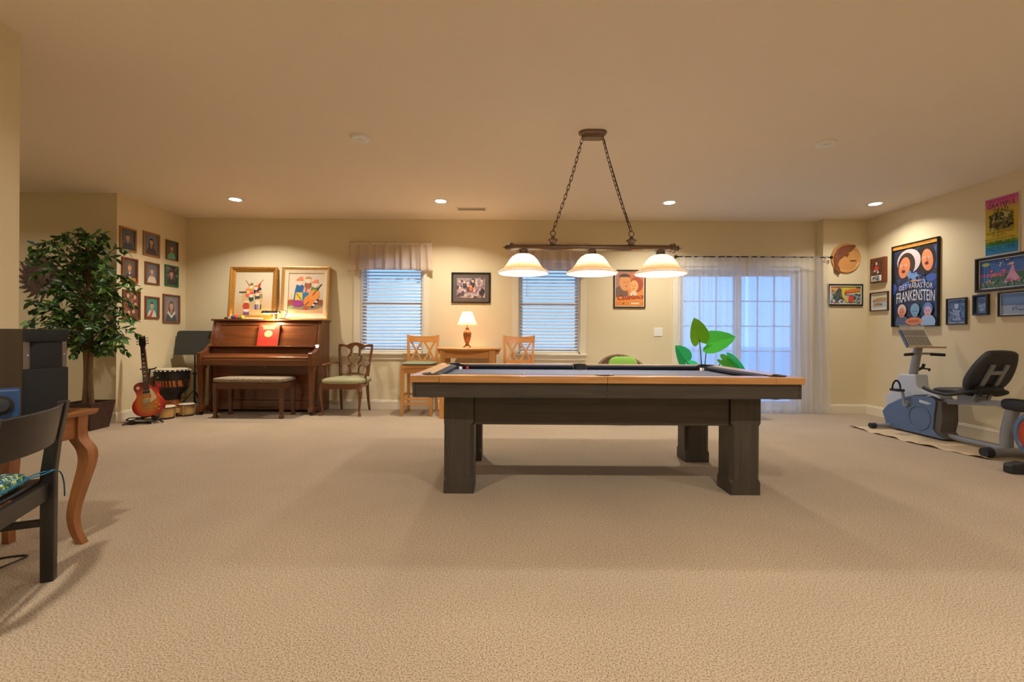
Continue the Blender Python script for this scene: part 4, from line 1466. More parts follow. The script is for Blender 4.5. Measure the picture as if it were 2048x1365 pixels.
NT = 120
for i in range(NT):
    zt = .80 + 1.35 * (i + .5) / NT
    an = i * 2.39996 + q.uniform(-.4, .4)
    rad = crown(zt) * math.sqrt(q.uniform(.12, 1.0)) * (1.22 if i % 11 == 3 else 1)
    c_, s_ = math.cos(an), math.sin(an)
    if s_ > 0:
        s_ *= .42
    z0 = min(1.72, max(.84, zt - rad * q.uniform(.2, .8)))
    hi = q.uniform(.02, .16)
    P = spline([(0, 0, z0), (c_ * rad * .35, s_ * rad * .35, z0 + (zt - z0) * .55 + hi * .5), (c_ * rad * .7, s_ * rad * .7, zt + hi * .5), (c_ * rad, s_ * rad, zt)], 2)
    nP = len(P) - 1
    twigs.tube(P, [.006 - .0045 * k / nP for k in range(nP + 1)], 5)
    nl = int(8 + 20 * rad / .6)
    for k in range(nl):
        t = .18 + .82 * (k + q.uniform(.2, .8)) / nl
        j = min(nP - 1, int(t * nP))
        a_, b_ = Vector(P[j]), Vector(P[j + 1])
        p0 = a_ + (b_ - a_) * (t * nP - j)
        d_ = (b_ - a_).normalized()
        side = Vector((-s_, c_, 0)).normalized() * (1 if k % 2 else -1)
        dirv = (d_ * q.uniform(.1, .9) + side * q.uniform(.2, 1.0) + Vector((0, 0, q.uniform(-.9, .5)))).normalized()
        size = q.uniform(.058, .098)
        tip = p0 + dirv * size
        if tip.y > .30 or p0.y > .27:
            continue
        LEAVES.append((p0, dirv, size, q.choice((0, 0, 1, 2, 2, 3)), q.uniform(-80, 80)))
twigs.build('twigs', m_bark, fi)


def leaf_matrix(p0, d, size, roll):
    x = d.cross(Vector((0, 0, 1)))
    if x.length < 1e-3:
        x = Vector((1, 0, 0))
    x.normalize()
    z = x.cross(d)
    M = Matrix((x, d, z)).transposed().to_4x4()
    return Matrix.Translation(p0) @ M @ Matrix.Rotation(R(roll), 4, 'Y') @ Matrix.Diagonal((size, size, size, 1))


LEAVES.sort(key=lambda t: t[0].y)
for p0, d_, size, mi, roll in LEAVES[:300]:
    inst('leaf', leaf_me[mi], fi, M=leaf_matrix(p0, d_, size, roll))
rest = [MB() for _ in range(4)]
for p0, d_, size, mi, roll in LEAVES[300:]:
    M = leaf_matrix(p0, d_, size, roll)
    rest[mi].add([M @ Vector(v_) for v_ in V], F)
allr = MB()
nf = []
for mi, r_ in enumerate(rest):
    allr.add(r_.v, r_.f)
    nf += [mi] * len(r_.f)
fo = allr.build('inner_foliage', None, fi, recalc=False, smooth=60)
for m_ in m_leafs:
    fo.data.materials.append(m_)
fo.data.polygons.foreach_set('material_index', nf)
fo['kind'] = 'stuff'
fp = thing('planter_pot', 'tapered square dark woven planter under the ficus', 'planter', (-4.66, 4.95, 0), 4)
m_wick = weave('dark_woven_reed', (74, 48, 36), (34, 21, 17), 70)
MB().loft([[(-a_, -a_, z), (a_, -a_, z), (a_, a_, z), (-a_, a_, z)] for a_, z in ((.125, 0), (.165, .30), (.15, .30), (.145, .25))], cap=True).build('basket', m_wick, fp)
MB().box(-.146, .146, -.146, .146, .24, .262).build('soil', mat('dark_moss', (52, 44, 34), .95, bump=.5, bscale=60), fp)

# ================================================================== FOREGROUND: SIDE TABLE, SPEAKER, RADIO, CHAIR
m_ch = {k: wood('cherry_wood', (128, 76, 36), (166, 106, 58), k, 1.0, .3, .4) for k in 'xyz'}
tb = thing('side_table', 'cherry wood table with curved cabriole legs by the near wall', 'table', (-2.335, 1.60, 0))
MB().loft([[(-a_, -b_, z), (a_, -b_, z), (a_, b_, z), (-a_, b_, z)] for a_, b_, z in ((.215, .69, .645), (.222, .697, .652), (.225, .70, .662), (.225, .70, .672))]).build('table_top', m_ch['y'], tb, bevel=.002)
MB().box(-.185, .185, -.66, .66, .535, .645).build('apron', m_ch['y'], tb, bevel=.002)
for sx in (-1, 1):
    for sy in (-1, 1):
        prof = spline([(0, .645, .026), (0, .54, .026), (.022, .47, .028), (.024, .40, .026), (.004, .27, .022), (-.010, .16, .019), (-.006, .08, .017), (.012, .0, .017)], 5)
        MB().post([(sx * (.172 + o), sy * (.647 + o), z) for o, z, s_ in prof], [s_ for o, z, s_ in prof]).build('leg', m_ch['z'], tb, smooth=35)

sp_ = thing('loudspeaker', 'black bookshelf loudspeaker with dark walnut sides on the table', 'speaker', (-2.235, 2.05, .672))
m_spk = wood('speaker_walnut', (34, 24, 17), (50, 36, 25), 'z', 1, .35, .2)
m_grl = mat('black_grille_cloth', (24, 24, 24), .85, bump=.2, bscale=500)
MB().box(-.13, .11, -.095, .095, 0, .40).build('cabinet', m_spk, sp_, bevel=.003)


def grille(z0, z1, hw, ymax):
    ring = lambda z, k=1.0: [(.110, -hw, z)] + [(.110 + k * ymax * (1 - (abs(t) / hw) ** 4 * .55), t, z) for t in (-hw, -hw * .8, -hw * .4, 0, hw * .4, hw * .8, hw)] + [(.110, hw, z)]
    return MB().loft([ring(z0, .9), ring(z0 + .01), ring(z1 - .012), ring(z1, .85)])


grille(.002, .222, .095, .024).build('lower_grille', m_grl, sp_, smooth=30)
grille(.222, .345, .068, .020).build('middle_grille', m_grl, sp_, smooth=30)
grille(.345, .398, .095, .024).build('upper_grille', m_grl, sp_, smooth=30)
for s_ in (-1, 1):
    pln = MB().box(.110, .114, s_ * .080 - .014, s_ * .080 + .014, .224, .343).build('tweeter_plate', mat('grey_plate', (120, 106, 92), .4, .5), sp_)
    MB().box(.114, .116, s_ * .080 - .004, s_ * .080 + .004, .28, .287).build('badge', m_chrome, pln)

ra = thing('tabletop_radio', 'blue tabletop radio with a large black dial beside the speaker', 'radio', (-2.085, 1.775, .672), 48)
m_blue = mat('blue_enamel', (44, 74, 118), .35, coat=.3)
MB().prism([(-.055, .003), (.055, .003), (.055, .155), (-.045, .155)], 'x', -.10, .10).build('case', m_blue, ra, bevel=.006)
Mf = Matrix.Translation((.045, -.052, .095)) @ Matrix.Rotation(R(86), 4, 'X')
MB().lathe([(0, 0), (.038, 0), (.038, .004), (.033, .005), (0, .005)], 28, M=Mf).build('dial_ring', m_black, ra, smooth=30)
MB().lathe([(0, .004), (.027, .004), (.025, .022), (0, .024)], 28, M=Mf).build('dial', mat('dial_grey', (52, 54, 58), .35), ra, smooth=40)
for x in (.0, .022, .044, .066):
    MB().sup((x, -.058, .035), (.007, .005, .007), 1, 1, 10, 8).build('button', m_chrome, ra, smooth=70)
MB().box(-.08, -.02, -.0575, -.054, .04, .13).build('speaker_mesh', m_grl, ra)

ch = thing('black_chair', 'black wooden chair with a broad curved backrest tucked at the table', 'chair', (-2.049, 1.614, 0), -65.5)
m_blk = {k: wood('black_stained_wood', (24, 20, 17), (40, 35, 30), k, .8, .38, .15) for k in 'xyz'}
for s_ in (-1, 1):
    MB().post([(s_ * .24, .2, 0), (s_ * .24, .2, .46), (s_ * .24, .215, .60), (s_ * .24, .245, .765)], [(.018, .022), (.018, .024), (.018, .022), (.018, .018)]).build('rear_leg', m_blk['z'], ch, bevel=.004)
    MB().post([(s_ * .24, -.2, 0), (s_ * .24, -.2, .43)], [.018, .02]).build('front_leg', m_blk['z'], ch, bevel=.003)
    MB().box(s_ * .24 - .011, s_ * .24 + .011, -.18, .18, .36, .42).build('side_rail', m_blk['y'], ch, bevel=.002)
    MB().box(s_ * .24 - .009, s_ * .24 + .009, -.185, .18, .235, .265).build('stretcher', m_blk['y'], ch, bevel=.002)
MB().box(-.222, .222, .185, .207, .35, .42).build('rear_rail', m_blk['x'], ch, bevel=.002)
MB().box(-.222, .222, -.211, -.189, .35, .42).build('front_rail', m_blk['x'], ch, bevel=.002)
MB().box(-.231, .231, -.012, .012, .238, .262).build('stretcher', m_blk['x'], ch, bevel=.002)
MB().box(-.255, .255, -.225, .178, .42, .435).build('seat', m_blk['x'], ch, bevel=.005)
rings = []
for i in range(11):
    x = -.224 + .448 * i / 10
    b_ = .040 * (1 - (x / .228) ** 2)
    rings.append([(x, .208 + b_, .60), (x, .226 + b_, .60), (x, .252 + b_, .758), (x, .234 + b_, .758)])
MB().loft(rings).build('backrest', m_blk['x'], ch, bevel=.004, smooth=30)
cu = thing('seat_cushion', 'blue and green patterned seat cushion tied to the black chair', 'cushion', (-2.049, 1.614, .436), -65.5)
MB().sup((0, -.02, .027), (.195, .19, .028), .45, .3, 32, 10).build('pad', blotch('swirl_print', [(20, 60, 110), (24, 106, 140), (36, 60, 40), (120, 160, 40), (216, 206, 186), (24, 92, 130), (40, 130, 150)], 16, .8, 3.5), cu, smooth=70)
m_teal = mat('teal_piping', (20, 98, 128), .7)
ol = [(.197 * math.copysign(abs(math.cos(t)) ** .3, math.cos(t)), -.02 + .192 * math.copysign(abs(math.sin(t)) ** .3, math.sin(t)), .025) for t in [2 * PI * k / 40 for k in range(40)]]
MB().tube(ol, .005, 6, closed=True).build('piping', m_teal, cu)
MB().tube(spline([(-.17, .16, .02), (-.185, .20, .03), (-.21, .225, .04), (-.226, .20, .035), (-.20, .170, .03), (-.175, .16, .025)], 4), .005, 6, flat=.5).tube(spline([(-.225, .222, .035), (-.245, .235, .02), (-.262, .24, -.03), (-.268, .24, -.09)], 4), .004, 6, flat=.5).build('tie', m_teal, cu)
cb = thing('floor_cable', 'thin black cable looped on the carpet under the black chair', 'cable', (-2.30, 2.02, 0))
MB().tube(spline([(-.35, -.2, .004), (-.12, .04, .004), (.02, .10, .006), (.06, .0, .02), (.0, -.08, .004), (-.12, -.06, .004), (-.35, -.25, .004)], 6), .004, 6).build('wire', m_black, cb, smooth=60)
# ================================================================== BACK WALL FURNITURE
m_wal = {k: wood('carved_walnut', (84, 46, 24), (126, 74, 42), k, 1.1, .3, .35) for k in 'xyz'}
m_seatc = stripes('striped_green_upholstery', (150, 150, 112), (176, 168, 124), 14, 'x', .85)
ac = thing('carved_armchair', 'carved walnut armchair with striped green seat beside the piano', 'armchair', (-2.205, 6.05, 0), -3)
MB().sup((0, -.01, .445), (.275, .245, .045), .5, .35, 32, 10).build('seat', m_seatc, ac, smooth=70)
scal = [(-.27, .42), (-.27, .37), (-.22, .358), (-.14, .345), (-.06, .35), (-.03, .358), (0, .348), (.03, .358), (.06, .35), (.14, .345), (.22, .358), (.27, .37), (.27, .42)]
MB().prism(scal, 'y', -.245, -.222).build('front_apron', m_wal['x'], ac, bevel=.003)
for s_ in (-1, 1):
    MB().loft([[(s_ * x - .011, y, z) for z in (.36, .42)] + [(s_ * x + .011, y, z) for z in (.42, .36)] for x, y in ((.258, -.225), (.19, .215))]).build('side_apron', m_wal['y'], ac)
    pr = spline([(0, -.002, .42, .026), (.006, -.008, .36, .030), (.016, -.02, .30, .028), (.006, -.008, .18, .018), (-.004, .004, .08, .015), (.004, -.006, .03, .018), (.010, -.016, 0, .022)], 4)
    MB().post([(s_ * (.247 + dx), -.212 + dy, z) for dx, dy, z, r in pr], [r for dx, dy, z, r in pr], 10, 0).build('front_leg', m_wal['z'], ac, smooth=60)
    rl = spline([(.20, .275, 0, .016), (.192, .235, .2, .019), (.188, .215, .42, .021), (.198, .225, .55, .019), (.212, .24, .70, .018), (.228, .262, .84, .018), (.232, .275, .915, .015)], 4)
    MB().post([(s_ * x, y, z) for x, y, z, r in rl], [r for x, y, z, r in rl], 8, PI / 8).build('rear_post', m_wal['z'], ac, smooth=50)
    MB().tube(spline([(s_ * .212, .235, .665), (s_ * .25, .10, .675), (s_ * .275, -.02, .66), (s_ * .285, -.085, .655), (s_ * .288, -.11, .64)], 5), [.017] * 8 + [.020] * 6 + [.023] * 5 + [.019] * 2, 8, flat=.7).build('arm', m_wal['y'], ac, smooth=60)
    MB().tube(spline([(s_ * .275, -.055, .655), (s_ * .282, -.03, .58), (s_ * .262, -.05, .50), (s_ * .268, -.06, .40)], 4), [.017] * 13, 8).build('arm_post', m_wal['z'], ac, smooth=60)
    sl_ = spline([(s_ * .062, .262, .865), (s_ * .062, .252, .80), (s_ * .090, .244, .755), (s_ * .078, .238, .70), (s_ * .048, .232, .655), (s_ * .068, .228, .615), (s_ * .058, .224, .56), (s_ * .066, .220, .50)], 4)
    sp2 = MB().tube(sl_, [.020 if i < 5 else .017 for i in range(len(sl_))], 8, flat=.8)
    for z, x in ((.772, .064), (.628, .084)):
        sp2.sup((s_ * x, .242 if z > .7 else .229, z), (.017, .011, .015), 1, 1, 10, 6)
    sp2.build('splat', m_wal['z'], ac, smooth=60)
cr = [(-.25, .895), (-.235, .925), (-.19, .925), (-.125, .912), (-.07, .938), (0, .95), (.07, .938), (.125, .912), (.19, .925), (.235, .925), (.25, .895)]
cb_ = [(.215, .885), (.18, .893), (.14, .885), (.095, .855), (.07, .835), (.048, .86), (.03, .895), (0, .908), (-.03, .895), (-.048, .86), (-.07, .835), (-.095, .855), (-.14, .885), (-.18, .893), (-.215, .885)]
MB().prism(cr + cb_, 'y', .255, .283).build('crest_rail', m_wal['x'], ac, bevel=.005)
lo = [(-.20, .50), (-.20, .525), (-.15, .51), (-.10, .51), (-.06, .53), (.06, .53), (.10, .51), (.15, .51), (.20, .525), (.20, .50)]
MB().prism(lo, 'y', .205, .228).build('lower_rail', m_wal['x'], ac, bevel=.003)

# ------------------------------------------------------------------ bar stools
m_pine = {k: wood('golden_pine', (184, 118, 54), (218, 156, 84), k, 1.0, .32, .35) for k in 'xyz'}
bs = thing('bar_stool', 'golden wood bar stool with double X back holding a green cushion', 'bar stool', (-1.235, 6.03, 0), group='bar stools at the high table')
MB().loft([[(-a_, -.20, z), (a_, -.20, z), (a_ * .93, .19, z), (-a_ * .93, .19, z)] for a_, z in ((.205, .625), (.212, .632), (.212, .655), (.205, .662))]).build('seat', m_pine['x'], bs)
for s_ in (-1, 1):
    MB().post([(s_ * .185, -.175, .63), (s_ * .188, -.178, .2), (s_ * .192, -.185, 0)], [.020, .020, .013]).build('front_leg', m_pine['z'], bs, bevel=.002)
    MB().post([(s_ * .195, .225, 0), (s_ * .19, .19, .35), (s_ * .19, .185, .64), (s_ * .195, .20, .85), (s_ * .21, .235, 1.06)], [.018, .019, .019, .018, .015]).build('rear_post', m_pine['z'], bs, bevel=.002)
    MB().bar((s_ * .188, -.165, .27), (s_ * .19, .19, .27), .022, .03).build('side_stretcher', m_pine['y'], bs)
    MB().bar((s_ * .188, -.165, .57), (s_ * .19, .19, .57), .018, .05).build('side_apron', m_pine['y'], bs)
for z in (.16, .22):
    MB().bar((-.175, -.18, z), (.175, -.18, z), .02, .026).build('front_stretcher', m_pine['x'], bs)
MB().bar((-.18, .195, .24), (.18, .195, .24), .02, .028).build('rear_stretcher', m_pine['x'], bs)
for y in (-.178, .182):
    MB().bar((-.175, y, .59), (.175, y, .59), .018, .06).build('apron', m_pine['x'], bs)
rings = []
for i in range(9):
    x = -.196 + .392 * i / 8
    y = .232 + .018 * (1 - (x / .2) ** 2)
    dip = .016 * (1 - (x / .2) ** 2)
    rings.append([(x, y - .009 - .012, .955), (x, y + .009 - .012, .955), (x, y + .009, 1.055 - dip), (x, y - .009, 1.055 - dip)])
MB().loft(rings).build('crest_rail', m_pine['x'], bs, smooth=30)
MB().bar((-.18, .192, .70), (.18, .192, .70), .018, .034).build('lower_rail', m_pine['x'], bs)
for x0, x1, dy in ((-.165, -.02, 0), (-.02, -.165, .010), (.02, .165, 0), (.165, .02, .010)):
    MB().bar((x0, .192 + dy, .705), (x1, .222 + dy, .965), .026, .009, (0, 1, 0)).build('cross_slat', m_pine['z'], bs)
copy_tree(bs, (.085, 6.05, 0), -3, 'golden wood bar stool with double X back and no cushion')
cg = thing('stool_cushion', 'thin sage green cushion on the bar stool beside the window', 'cushion', (-1.235, 6.02, .662))
MB().sup((0, 0, .02), (.215, .20, .021), .6, .35, 28, 8).build('pad', mat('sage_cloth', (122, 132, 104), .9, var=.1, vscale=30), cg, smooth=70)
for s_ in (-1, 1):
    MB().tube(spline([(s_ * .17, .17, .02), (s_ * .20, .20, .016), (s_ * .225, .19, .01), (s_ * .222, .17, -.02)], 4), .004, 6).build('tie', mat('sage_cloth', (0, 0, 0)), cg)

# ------------------------------------------------------------------ high table
ht = thing('high_table', 'round golden wood bar table with square legs against the wall', 'table', (-.57, 5.985, 0))
MB().lathe([(0, .862), (.395, .862), (.41, .866), (.425, .874), (.43, .882), (.43, .888), (.425, .894), (0, .894)], 56).build('table_top', m_pine['x'], ht, smooth=30)
for s_ in (-1, 1):
    MB().box(-.31, .31, s_ * .24 - .011, s_ * .24 + .011, .765, .862).build('apron', m_pine['x'], ht, bevel=.002)
    MB().box(s_ * .315 - .011, s_ * .315 + .011, -.24, .24, .765, .862).build('apron', m_pine['y'], ht, bevel=.002)
    for t_ in (-1, 1):
        MB().post([(s_ * .315, t_ * .235, .862), (s_ * .315, t_ * .235, .70), (s_ * .315, t_ * .29, 0)], [.036, .036, .026]).build('leg', m_pine['z'], ht, bevel=.003)
    MB().prism([(s_ * .327, .862), (s_ * .415, .862), (s_ * .415, .845), (s_ * .40, .835), (s_ * .405, .82), (s_ * .385, .805), (s_ * .327, .795)], 'y', -.03, .03).build('leaf_bracket', m_pine['x'], ht)

# ------------------------------------------------------------------ table lamp
m_urn = mat('painted_copper_urn', (164, 104, 54), .28, .35, var=.5, vscale=38, coat=.4)
tl_ = thing('table_lamp', 'lit table lamp with cream shade and copper urn base', 'table lamp', (-.595, 5.98, .8945))
MB().lathe([(0, .0), (.03, .0), (.032, .012), (.022, .03), (.034, .06), (.05, .12), (.055, .165), (.05, .19), (.028, .205), (.022, .225), (.024, .245), (.012, .25), (0, .25)], 28, 0, 0, .018).build('urn', m_urn, tl_, smooth=50)
for k in range(4):
    t_ = PI / 4 + k * PI / 2
    MB().tube(spline([(.02 * math.cos(t_), .02 * math.sin(t_), .024), (.045 * math.cos(t_), .045 * math.sin(t_), .022), (.062 * math.cos(t_), .062 * math.sin(t_), .006)], 4), [.007] * 8 + [.009], 6).build('foot', m_brass, tl_, smooth=60)
MB().tube([(0, 0, .26), (0, 0, .35)], .008, 10).build('stem', m_brass, tl_)
lsm = sheer_mat('cream_lamp_shade', (250, 226, 178), 0.0, .65)
MB().lathe([(.132, .305), (.130, .305), (.060, .475), (.062, .475)], 40, cap=False).build('lamp_shade', lsm, tl_, smooth=60)
for r_, z in ((.131, .306), (.061, .474)):
    MB().tube([(r_ * math.cos(t * PI / 20), r_ * math.sin(t * PI / 20), z) for t in range(40)], .003, 6, closed=True).build('shade_trim', mat('shade_piping', (236, 214, 170), .7), tl_)
MB().tube([(-.06, 0, .470), (.06, 0, .470)], .002, 5).tube([(0, 0, .35), (0, 0, .495)], .002, 5).sup((0, 0, .498), (.008, .008, .010), 1, 1, 10, 6).build('harp_and_finial', m_brass, tl_)
MB().sup((0, 0, .385), (.026, .026, .036), 1, 1, 14, 10).build('bulb', emit_mat('lamp_bulb', (1, .8, .5), 10), tl_, smooth=80)
lamp('POINT', 'bulb_light', (0, 0, .40), 15.0, (1, .70, .38), tl_, size=.04)

# ------------------------------------------------------------------ pictures on the back wall
def paint_band(a):
    a.blobs(70, 0, 0, 1, 1, .03, .09, [(196, 176, 172), (150, 130, 130), (92, 80, 88), (70, 62, 72), (206, 190, 190)], 11)
    q = random.Random(5)
    for u, v in ((.28, .78), (.57, .82), (.1, .82), (.88, .85), (.2, .4), (.72, .62), (.4, .6), (.62, .35), (.85, .4), (.12, .5)):
        a.ell(u, v - .14, .07, .13, q.choice([(150, 120, 140), (90, 70, 90), (60, 50, 60), (176, 150, 160)]), 12)
        a.ell(u, v, .045, .07, (214, 178, 160), 12)
    a.ell(.5, .48, .06, .16, (206, 106, 50), 14)
    a.ell(.5, .56, .03, .05, (236, 170, 110), 10)
    a.ell(.9, .3, .07, .2, (60, 46, 54), 12)
    for k in range(6):
        a.line(.4 + k * .05, .22, .42 + k * .05, .08, .02, (226, 206, 200))


def paint_film(a):
    a.rect(0, .55, .5, 1, (176, 126, 110))
    a.rect(.5, .6, 1, 1, (196, 112, 76))
    a.ell(.74, .62, .24, .22, (168, 78, 52), 20)
    a.poly([(0, .15), (.0, .52), (.18, .60), (.42, .48), (.48, .2)], (122, 92, 80))
    a.ell(.34, .68, .20, .24, (220, 152, 88), 24)
    a.ell(.32, .84, .21, .10, (92, 60, 46), 18, 0, 0, 180)
    a.ell(.66, .58, .15, .17, (228, 166, 104), 22)
    for u, v, s in ((.38, .70, 1), (.63, .60, .8)):
        for k in (-1, 1):
            a.ell(u + k * .065 * s, v, .026 * s, .010 * s, (84, 50, 36), 10)
        a.line(u, v, u + .02 * s, v - .075 * s, .018, (190, 116, 62))
        a.ell(u + .005, v - .125 * s, .05 * s, .012 * s, (176, 74, 50), 10)
    a.poly([(.46, .28), (.56, .42), (.72, .44), (.8, .26)], (222, 206, 176))
    a.rect(0, 0, 1, .12, (222, 136, 60))
    a.poly([(0, .12), (0, .25), (1, .34), (1, .12)], (226, 144, 68))
    a.text('Casablanca', .06, .16, .97, .30, (40, 26, 24), warp=lambda u, v, s, t: (u + t * .04 + .012, v + s * .05 + .012))
    a.text('Casablanca', .05, .155, .96, .295, (206, 50, 36), warp=lambda u, v, s, t: (u + t * .04, v + s * .05))
    a.rect(.55, .05, .84, .10, (228, 206, 168))
    a.ell(.28, .075, .035, .03, (150, 90, 40), 10)
    a.rect(.62, .90, .97, .925, (222, 170, 130))
    a.rect(.62, .86, .97, .885, (206, 70, 46))


picture('group_photo', 'black framed group photo with wide dark mat above the table lamp', 'photo', (-.59, YB, 1.515), 0, .555, .438, .022, m_f['black'], paint_band, mat_w=.055, mat_col=(92, 82, 74), bg=(160, 140, 140))
picture('film_poster', 'orange film poster of two close faces in a thin black frame', 'poster', (1.672, YB, 1.465), 0, .45, .54, .016, m_f['black'], paint_film, mat_w=.01, mat_col=(226, 214, 190), bg=(222, 140, 70))

# ------------------------------------------------------------------ wicker tub chair with green cushion, plant
m_wk = weave('brown_wicker', (122, 88, 60), (70, 46, 30), 70)
wk = thing('wicker_chair', 'brown wicker tub chair behind the pool table', 'armchair', (1.40, 5.62, 0))
sh_ = []
for i in range(25):
    an = R(-25 + 230 * i / 24)
    c_, s_ = math.cos(an), math.sin(an)
    top = .56 + .24 * max(0, s_) ** 1.2
    sh_.append([(.30 * c_, .27 * s_, .22), (.36 * c_, .32 * s_, top), (.325 * c_, .285 * s_, top), (.265 * c_, .235 * s_, .22)])
MB().loft(sh_).build('tub_back', m_wk, wk, smooth=50)
tops = []
for i in range(25):
    an = R(-25 + 230 * i / 24)
    c_, s_ = math.cos(an), math.sin(an)
    tops.append((.343 * c_, .303 * s_, .56 + .24 * max(0, s_) ** 1.2))
MB().tube(tops, .022, 8).build('rolled_rim', m_wk, wk, smooth=60)
MB().lathe([(0, .22), (.275, .22), (.285, .36), (.27, .385), (0, .39)], 28).build('seat', m_wk, wk, smooth=40)
for k in range(4):
    t_ = PI / 4 + k * PI / 2
    MB().tube([(.22 * math.cos(t_), .2 * math.sin(t_), .23), (.25 * math.cos(t_), .23 * math.sin(t_), 0)], .016, 8).build('leg', m_wal['z'], wk)
gc = thing('green_pillow', 'lime green pillow leaning in the wicker chair', 'cushion', (1.415, 5.66, .39))
MB().sup((0, 0, 0), (.19, .05, .21), .55, .35, 28, 10, M=Matrix.Translation((0, .055, .205)) @ Matrix.Rotation(R(-14), 4, 'X')).build('pillow_cover', mat('lime_cloth', (132, 176, 72), .85), gc, smooth=70)

m_el = [sheer_mat('elephant_ear_%d' % i, c_, 0.0, .5) for i, c_ in enumerate(((128, 190, 50), (84, 190, 66), (60, 190, 116), (110, 200, 70)))]
pl_ = thing('potted_plant', 'elephant ear plant with large heart shaped green leaves', 'plant', (2.44, 5.74, 0))
MB().lathe([(0, 0), (.13, 0), (.165, .28), (.175, .28), (.175, .31), (.155, .31), (.15, .27), (0, .27)], 32).build('pot', mat('terracotta', (150, 92, 66), .7, var=.1), pl_, smooth=30)
half_l = [(0, 0), (.10, -.17), (.24, -.24), (.37, -.16), (.45, .05), (.44, .30), (.34, .58), (.18, .84), (0, 1.0)]
hv = []
for x, y in half_l:
    hv.append((x, y, .16 * x - .12 * max(0, y) ** 2))
LV = [(0, y, -.12 * max(0, y) ** 2) for x, y in half_l if True]


def heart():
    m = MB()
    mid_ = [(0, max(0, y), -.12 * max(0, y) ** 2 - .01) for x, y in half_l]
    for s_ in (-1, 1):
        ed = [(s_ * x, y, z) for x, y, z in hv]
        vs = ed + mid_
        k = len(ed)
        fs = []
        for i in range(k - 1):
            fs.append((i, i + 1, k + i + 1, k + i))
        m.add(vs, fs)
    return m


hm = []
for m_ in m_el:
    o_ = heart().mesh('leaf', m_, smooth=60, recalc=False)
    hm.append(o_)
# (leaf base point, tip direction, leaf normal, length, colour)
for b_, d_, nrm, ln_, mi in (((-.06, -.03, 1.02), (-.25, -.2, .9), (.1, -1, .1), .29, 0), ((.05, .0, .965), (.9, -.25, .32), (-.25, -.9, .5), .35, 1), ((-.22, .02, .76), (-.45, -.35, .55), (-.1, -1, .4), .26, 2),
                             ((.24, -.02, .755), (.75, -.3, -.6), (.4, -.8, .6), .28, 3), ((.36, .03, .77), (.8, -.1, -.6), (.5, -.6, .7), .30, 2), ((-.12, .10, .70), (.1, .8, .3), (0, -.5, .8), .2, 2), ((.12, -.12, .62), (.3, -.9, -.2), (0, -.2, 1), .22, 1)):
    b_, d_, nrm = Vector(b_), Vector(d_).normalized(), Vector(nrm).normalized()
    x = d_.cross(nrm).normalized()
    z = x.cross(d_)
    M = Matrix.Translation(b_) @ Matrix((x, d_, z)).transposed().to_4x4() @ Matrix.Diagonal((ln_, ln_, ln_, 1))
    lo_ = inst('leaf', hm[mi], pl_, M=M)
    MB().tube(spline([(b_.x * .1, b_.y * .1, .26), (b_.x * .45, b_.y * .4, .26 + (b_.z - .26) * .6), tuple(b_)], 5), [.008] * 6 + [.006] * 5, 6).build('stem', mat('leaf_stem', (58, 84, 50), .5), pl_, smooth=60)
# ================================================================== RIGHT WALL
def paint_monster(a):
    a.rect(.02, .6, .45, .97, (222, 160, 96))
    a.rect(.4, .55, .98, .97, (206, 196, 70))
    a.rect(.85, .8, .98, .97, (90, 140, 80))
    a.poly([(.08, .0), (.12, .4), (.3, .9), (.42, .8), (.48, .35), (.4, .0)], (74, 90, 78))
    a.blobs(34, .1, .1, .42, .8, .02, .05, [(60, 76, 66), (96, 110, 96), (50, 60, 54), (120, 130, 110)], 3)
    a.poly([(.42, .85), (.46, .5), (.62, .15), (.56, .08), (.40, .4), (.38, .8)], (216, 182, 70))
    a.blobs(26, .03, .02, .4, .25, .02, .06, [(120, 160, 180), (186, 200, 206), (180, 60, 50), (60, 80, 80)], 8)
    a.blobs(30, .75, .05, .97, .55, .02, .05, [(60, 90, 96), (140, 170, 180), (206, 200, 180), (40, 50, 54)], 9)
    a.poly([(.48, .72), (.50, .54), (.70, .64), (.94, .70), (.94, .86), (.66, .82)], (204, 74, 44))
    for k in range(7):
        a.line(.56 + k * .055, .66 + k * .008, .57 + k * .055, .79 + k * .01, .016, (236, 190, 80))
    a.poly([(.50, .50), (.58, .57), (.95, .64), (.95, .60), (.58, .53)], (200, 206, 200))
    a.rect(.60, .14, .75, .46, (204, 62, 46))
    for r_ in ((0, 0, 1, .03), (0, .97, 1, 1), (0, 0, .02, 1), (.98, 0, 1, 1)):
        a.rect(*r_, (222, 220, 214))


picture('monster_poster', 'small colourful comic style poster in a black frame under the round plaque', 'poster', (4.64, YJ, 1.50), 0, .49, .305, .026, m_f['black'], paint_monster, bg=(180, 190, 180))

fpq = thing('fish_plaque', 'round pale wood plaque with a carved brown fish', 'wall plaque', (4.645, YJ, 2.165))
m_pw = wood('plaque_pine', (192, 134, 72), (214, 158, 92), 'x', .8)
MB().lathe([(0, 0), (.205, 0), (.205, .018), (.198, .024), (.18, .022), (.175, .018), (0, .018)], 48, M=Matrix.Rotation(R(90), 4, 'X')).build('board', m_pw, fpq, smooth=30)
fish = [(.10, .185), (.125, .17), (.10, .14), (.06, .10), (.02, .085), (-.01, .045), (-.06, .01), (-.10, -.03), (-.125, -.09), (-.10, -.14), (-.09, -.19), (-.10, -.235), (-.125, -.205), (-.165, -.175), (-.165, -.11), (-.18, -.03), (-.165, .05), (-.125, .12), (-.06, .165), (.03, .18)]
MB().prism(fish, 'y', -.036, -.0185).build('fish', mat('carved_brown_fish', (124, 70, 40), .5, var=.3, vscale=30), fpq, bevel=.005)
